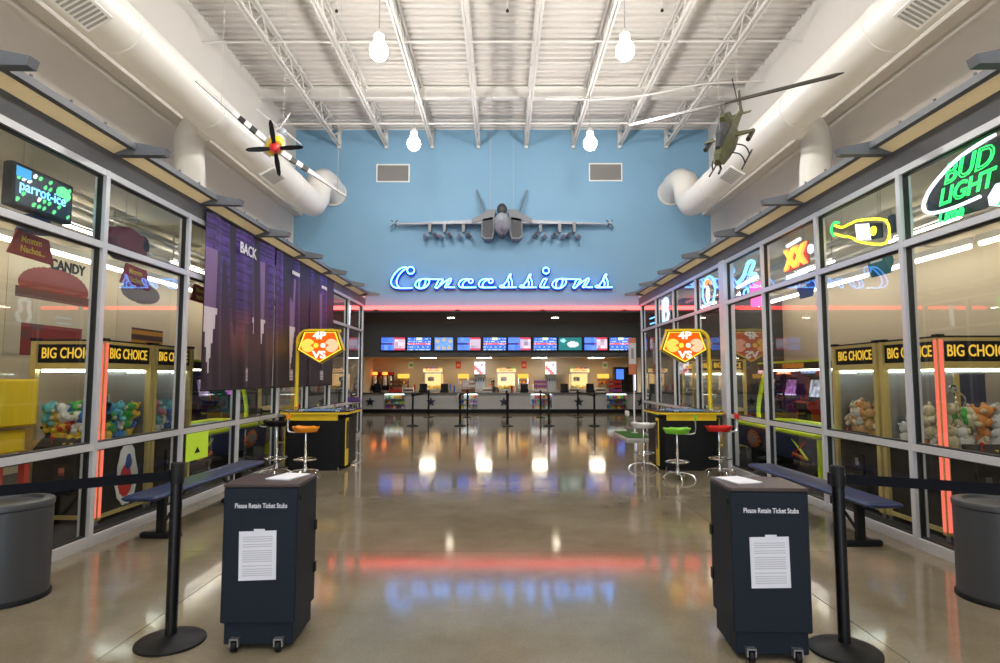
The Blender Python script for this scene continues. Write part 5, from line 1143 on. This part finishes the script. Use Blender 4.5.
# popcorn machines
for k, x in enumerate((-3.2, 0.2, 3.6)):
    t = thing('popcorn_machine', 'glowing popcorn machine on the back counter, %s from the banner side' % ordn[k], 'popcorn machine', (x, 28.1, 0.88), group='popcorn machines')
    for sx in (-0.42, 0.42):
        for y in (-0.28, 0.28): MB().box(sx - 0.02, sx + 0.02, y - 0.02, y + 0.02, 0, 0.78).build('post', 'steel', t)
    MB().box(-0.42, 0.42, 0.25, 0.29, 0, 0.78).build('glowing_back', 'popcorn_glow', t); MB().box(-0.44, 0.44, -0.30, 0.30, 0, 0.06).build('base', 'steel', t)
    MB().box(-0.46, 0.46, -0.32, 0.32, 0.78, 0.84).build('roof', 'steel', t); MB().box(-0.40, 0.40, -0.30, -0.296, 0.06, 0.78).build('glass_front', 'case_glass', t)
    hd = MB().box(-0.44, 0.44, -0.32, -0.27, 0.84, 1.0).build('header_sign', 'popcorn_glow', t); text('lettering', 'POPCORN', 0.13, 'red', hd, (0, -0.325, 0.92), (1, 0, 0), (0, 0, 1), 0.003, 0.002)
    MB().lathe([(0.1, 0.42), (0.15, 0.45), (0.15, 0.60), (0.05, 0.64)], (-0.12, 0, 0), 14).build('kettle', 'steel', t, True)
    pc = MB(); rnd = random.Random(k)
    for q in range(60): pc.ball((rnd.uniform(-0.36, 0.36), rnd.uniform(-0.2, 0.2), 0.09 + rnd.uniform(0, 0.12)), 0.045, n=6, m=4)
    pc.build('popcorn', 'candy_yellow', t)['kind'] = 'stuff'
    for q in range(4):
        cn, me = cm[(q * 3 + k) % 8]
        tag(place('popcorn_tub', MB().lathe([(0.07, 0), (0.10, 0.22), (0.095, 0.22), (0.065, 0.01)], n=10).mesh('popcorn_tub', 'candy_' + cn, True), None, (x - 0.3 + 0.2 * q, 28.1, 1.725)), '%s popcorn tub on top of the %s popcorn machine from the banner side' % (cn, ordn[k]), 'tub', 'popcorn tubs on the machines')
# heat lamps
for k, x in enumerate((-4.6, -1.8, 0.98, 4.72)):
    t = thing('food_warmer', 'food warmer with a glowing yellow top on the back counter, %s from the banner side' % ordn[k], 'food warmer', (x, 28.1, 0.88), group='food warmers')
    MB().rbox(-0.24, 0.24, -0.2, 0.2, 0, 0.12, 0.01).build('base', 'steel', t); MB().box(-0.24, 0.24, -0.2, 0.2, 0.56, 0.76).build('lamp_hood', 'heat_glow', t)
    for sx in (-0.22, 0.22): [MB().box(sx - 0.015, sx + 0.015, y - 0.015, y + 0.015, 0.12, 0.56).build('post', 'chrome', t) for y in (-0.165, 0.165)]
    MB().box(-0.2, 0.2, -0.15, 0.15, 0.3, 0.32).build('shelf', 'chrome', t)
    for q in range(4): MB().rbox(-0.18 + 0.09 * q, -0.11 + 0.09 * q, -0.12, 0.1, 0.32, 0.42, 0.01).build('food_tray', 'candy_red' if q % 2 else 'candy_yellow', t)
# soda fountains
def soda_art(u, v):
    k = hsh(int(u * 5) + 2, int(v * 6)); return [(0.9, 0.9, 0.95), (0.7, 0.1, 0.1), (0.9, 0.85, 0.8), (0.4, 0.5, 0.8)][int(k * 4)]
for k, x in enumerate((-1.03, 2.27)):
    t = thing('soda_fountain', 'soda fountain with a bright lit picture panel, %s from the banner side' % ordn[k], 'soda fountain', (x, 28.1, 0.88), group='soda fountains')
    MB().rbox(-0.26, 0.26, -0.22, 0.22, 0, 0.12, 0.01).build('drip_tray', 'steel', t); MB().box(-0.25, 0.25, 0.0, 0.22, 0.12, 0.72).build('body', 'steel', t)
    MB().box(-0.25, 0.25, -0.2, 0.22, 0.52, 0.74).build('head', 'dark_grey', t)
    for q in range(4): MB().tube([(-0.17 + 0.113 * q, -0.14, 0.52), (-0.17 + 0.113 * q, -0.14, 0.42)], 0.025, 8).build('nozzle', 'black', t)
    printp('picture_panel', t, (-0.24, -0.2, 0.76), (0.48, 0, 0), (0, 0, 0.56), 10, 12, soda_art, 'lightbox', 0.1)
# slush dispensers
t = thing('slush_dispenser', 'dark rack of slush dispensers with red lit tops behind the counter', 'drink dispenser', (-5.55, 28.1, 0.88))
MB().rbox(-0.5, 0.45, -0.2, 0.25, 0, 0.2, 0.01).build('base', 'black', t); MB().box(-0.5, 0.45, 0.15, 0.25, 0.2, 0.85).build('back', 'black', t)
for q in range(4):
    MB().lathe([(0.09, 0.22), (0.1, 0.25), (0.1, 0.6), (0.07, 0.68)], (-0.38 + 0.235 * q, 0, 0), 12).build('tank', ['candy_white', 'candy_brown', 'candy_white', 'steel'][q], t, True)
    MB().box(-0.48 + 0.235 * q, -0.28 + 0.235 * q, -0.12, 0.12, 0.72, 0.85).build('lit_lid', ['neon_orange', 'neon_red', 'neon_orange', 'neon_green'][q] if q in (0, 2) else 'red', t)
# fridges
for k, x in enumerate((5.32, 5.82)):
    t = thing('drink_fridge', ['tall black drinks fridge with a blue lit header screen', 'tall black drinks fridge with a white lit edge next to the side wall'][k], 'fridge', (x, 27.15, 0))
    MB().rbox(-0.24, 0.24, 0, 0.48, 0, 1.95, 0.01).build('body', 'black', t)
    if k == 0: MB().box(-0.17, 0.17, -0.01, 0, 1.4, 1.85).build('screen', 'blue_screen', t)
    else: MB().box(0.14, 0.2, -0.01, 0, 0.9, 1.75).build('lit_edge', 'neon_white', t)
    MB().box(-0.2, 0.12, -0.012, 0, 0.3, 1.3).build('glass_door', 'black_gloss', t)
# small wall posters
for k, (x, m_, lb) in enumerate(((-4.33, 'candy_white', 'small white notice on the beige wall above the food warmer'), (-2.08, 'candy_red', 'small red notice on the beige wall beside the popcorn machine'), (1.05, 'candy_red', 'small red notice on the beige wall over the third food warmer'), (4.9, 'candy_white', 'small white notice on the beige wall beside the fridge'))):
    t = thing('wall_notice', lb, 'notice', (x, 28.6, 1.9)); MB().box(-0.12, 0.12, -0.012, 0, 0, 0.34).build('sheet', m_, t); MB().box(-0.08, 0.08, -0.015, -0.012, 0.1, 0.22).build('print', 'candy_green' if k in (0, 3) else 'candy_orange', t)
# ceiling panels in the stand
for k, x in enumerate((-3.25, -0.78, 1.65, 4.15)):
    t = thing('panel_light', 'lit ceiling panel in the concession stand, %s from the banner side' % ordn[k], 'light', (x, 26.5, 2.36), group='ceiling panels in the concession stand')
    MB().box(-0.34, 0.34, -0.34, 0.34, -0.02, 0).build('frame', 'offwhite', t); MB().box(-0.31, 0.31, -0.31, 0.31, -0.026, -0.02).build('diffuser', 'warm_panel', t)
# menu screens
def menu(kind, seed):
    def fn(u, v):
        k = hsh(int(u * 24) + seed, int(v * 14))
        c = (0.02 + 0.05 * k, 0.09 + 0.12 * k, 0.5 + 0.4 * k)
        if kind == 0:
            if abs(v - 0.5) < 0.07: c = (0.7, 0.10, 0.12) if k > 0.25 else (0.7, 0.5, 0.55)
            elif int(v * 14) % 3 == 0 and k > 0.35: c = (0.45, 0.6, 0.85)
            if abs(u - 0.5) < 0.12 and v > 0.8: c = (0.6, 0.65, 0.5)
        elif kind == 1:
            kb = k; k = hsh(int(u * 7) + seed, int(v * 3))
            if u > 0.55: c = (0.25 + 0.5 * k, 0.2 + 0.4 * k, 0.3 + 0.4 * k) if 0.15 < v < 0.85 else (0.5, 0.05, 0.1)
            elif abs(u - 0.5) < 0.05 and abs(v - 0.5) < 0.1: c = (0.5, 0.05, 0.08)
            else: c = (0.05 + 0.08 * k, 0.14 + 0.14 * k, 0.85) if abs(v - 0.5) > 0.04 else (0.02, 0.03, 0.2)
            if v > 0.9 and u > 0.5: c = (0.6, 0.05, 0.1)
        elif kind == 2:
            for (x, y) in ((0.15, 0.7), (0.5, 0.85), (0.85, 0.7), (0.2, 0.2), (0.5, 0.15), (0.8, 0.2)):
                if (u - x) ** 2 + (v - y) ** 2 * 0.5 < 0.01: c = (0.5, 0.35, 0.15)
            if c[2] > 0.5: c = (0.08 + 0.1 * k, 0.22 + 0.14 * k, 0.8)
        else:
            c = (0.01, 0.12 + 0.08 * k, 0.16)
            if ((u - 0.62) / 0.25) ** 2 + ((v - 0.45) / 0.25) ** 2 < 1: c = (0.45 + 0.2 * k, 0.6, 0.62)
            elif ((u - 0.2) / 0.12) ** 2 + ((v - 0.75) / 0.15) ** 2 < 1: c = (0.3, 0.6, 0.65)
        return c
    return fn
for k, (x0, x1, kd) in enumerate(((-5.06, -4.06, 1), (-3.96, -2.98, 0), (-2.82, -2.05, 2), (-1.86, -0.90, 1), (-0.78, 0.17, 0), (0.26, 1.20, 1), (1.33, 2.28, 0), (2.37, 3.33, 3), (3.45, 4.40, 1), (4.50, 5.45, 0))):
    lb = ['blue menu screen with a red band', 'blue menu screen with a picture half', 'blue menu screen with orange spots', 'teal screen with a pale picture'][kd]
    t = thing('menu_screen', '%s above the counter, %s from the banner side' % (lb, ordn[k]), 'screen', ((x0 + x1) / 2, 25.165, 2.62), group='menu screens above the counter')
    hw = (x1 - x0) / 2
    MB().rbox(-hw - 0.025, hw + 0.025, -0.08, 0, -0.03, 0.56, 0.006).build('bezel', 'black_gloss', t)
    printp('display', t, (-hw, -0.084, 0), (2 * hw, 0, 0), (0, 0, 0.53), 24, 14, menu(kd, k), 'screen', 0.003)
# person behind the counter
p = thing('person', 'person in a dark shirt sitting behind the concession counter', 'person', (-0.40, 26.35, 0))
me = bpy.data.meshes.new('body')
V = [(0, 0, 0.50), (0, 0, 0.66), (0, 0, 0.86), (0, 0, 1.03), (0, 0, 1.12), (0, -0.01, 1.20), (0, -0.01, 1.30),
     (-0.17, 0, 1.02), (-0.22, -0.05, 0.80), (-0.12, -0.26, 0.88), (0.17, 0, 1.02), (0.22, -0.05, 0.80), (0.12, -0.26, 0.88),
     (-0.09, -0.02, 0.48), (-0.12, -0.36, 0.48), (-0.12, -0.36, 0.12), (-0.12, -0.44, 0.04), (0.09, -0.02, 0.48), (0.12, -0.36, 0.48), (0.12, -0.36, 0.12), (0.12, -0.44, 0.04)]
E_ = [(0, 1), (1, 2), (2, 3), (3, 4), (4, 5), (5, 6), (3, 7), (7, 8), (8, 9), (3, 10), (10, 11), (11, 12), (0, 13), (13, 14), (14, 15), (15, 16), (0, 17), (17, 18), (18, 19), (19, 20)]
R_ = [.13, .13, .14, .12, .05, .075, .07, .06, .045, .035, .06, .045, .035, .08, .06, .045, .035, .08, .06, .045, .035]
me.from_pydata(V, E_, []); me.materials.append(M['skin'])
bo = place('body', me, p); sm = bo.modifiers.new('skin', 'SKIN'); bo.modifiers.new('sub', 'SUBSURF').levels = 1; bo.modifiers['sub'].render_levels = 2
for i, r in enumerate(R_): me.skin_vertices[0].data[i].radius = (r, r * (0.75 if i < 4 else 1)); me.skin_vertices[0].data[i].use_root = (i == 0)
MB().lathe([(0.155, 0.48), (0.16, 0.66), (0.175, 0.86), (0.18, 1.0), (0.13, 1.07), (0.065, 1.10)], n=16, sy=0.78).build('shirt', 'dark_cloth', p, True)
for s in (-1, 1): MB().tube(catmull([(s * 0.13, 0, 1.02), (s * 0.19, 0, 0.98), (s * 0.225, -0.04, 0.84), (s * 0.2, -0.12, 0.82)], 3), 0.065, 10, r1=0.055).build('sleeve', 'dark_cloth', p, True)
MB().ball((0, 0.015, 1.30), 0.086, (1, 1, 0.9), 12, 8).build('hair', 'black', p, True)
for s in (-1, 1): MB().ball((s * 0.028, -0.078, 1.265), 0.009, n=6, m=5).build('eye', 'white', p)
MB().ball((0, -0.088, 1.24), 0.012, (0.8, 1, 1.4), 6, 5).build('nose', 'skin', p); MB().box(-0.02, 0.02, -0.086, -0.078, 1.205, 1.212).build('mouth', 'burgundy', p)
for s in (-1, 1):
    hd = MB().ball((s * 0.115, -0.28, 0.885), 0.035, (0.9, 1.2, 0.5), 8, 6).build('hand', 'skin', p, True)
    for q in range(5): MB().tube([(s * (0.095 + 0.012 * q), -0.30, 0.885), (s * (0.09 + 0.013 * q), -0.355 + 0.006 * abs(q - 2), 0.875)], 0.007, 5).build('finger', 'skin', hd)
s_ = thing('work_stool', 'plain round stool under the seated person behind the counter', 'stool', (-0.40, 26.37, 0))
MB().lathe([(0.16, 0.36), (0.17, 0.38), (0.17, 0.40), (0.15, 0.415)], n=16).build('seat', 'black', s_, True); MB().lathe([(0.2, 0), (0.2, 0.02), (0.03, 0.05), (0.025, 0.36)], n=16).build('column', 'chrome', s_, True)
# cup stacks on the back counter and the front counter
cup = {}
for cn in ('white', 'red', 'blue', 'brown'):
    b_ = MB()
    for q in range(5): b_.lathe([(0.032, 0.045 * q), (0.045, 0.045 * q + 0.1), (0.042, 0.045 * q + 0.1), (0.03, 0.045 * q + 0.005)], n=10)
    cup[cn] = b_.mesh('cup_stack', 'candy_' + cn, True)
for k, (x, y, z, cn, wh) in enumerate(((-4.05, 28.0, 0.88, 'red', 'between the first food warmer and the popcorn machine'), (-2.55, 28.0, 0.88, 'white', 'beside the first popcorn machine'), (-2.4, 28.05, 0.88, 'blue', 'beside the first popcorn machine'),
        (-0.55, 28.0, 0.88, 'red', 'between the soda fountain and the second popcorn machine'), (-0.42, 28.05, 0.88, 'white', 'between the soda fountain and the second popcorn machine'), (1.45, 28.0, 0.88, 'white', 'beyond the third food warmer'),
        (1.6, 28.05, 0.88, 'brown', 'beyond the third food warmer'), (2.75, 28.0, 0.88, 'red', 'beside the second soda fountain'), (2.9, 28.05, 0.88, 'blue', 'beside the second soda fountain'), (4.25, 28.0, 0.88, 'white', 'beside the third popcorn machine'),
        (-4.3, 25.9, 0.85, 'white', 'on the counter behind the first candy rack'), (0.55, 25.7, 0.85, 'white', 'on the counter beside the fourth cash register'), (0.42, 25.7, 0.85, 'red', 'on the counter beside the fourth cash register'), (-2.05, 25.9, 0.85, 'blue', 'on the counter behind the second candy rack'))):
    tag(place('cup_stack', cup[cn], None, (x, y, z)), 'stack of %s paper cups %s' % (cn, wh), 'cups', 'cup stacks in the concession stand')
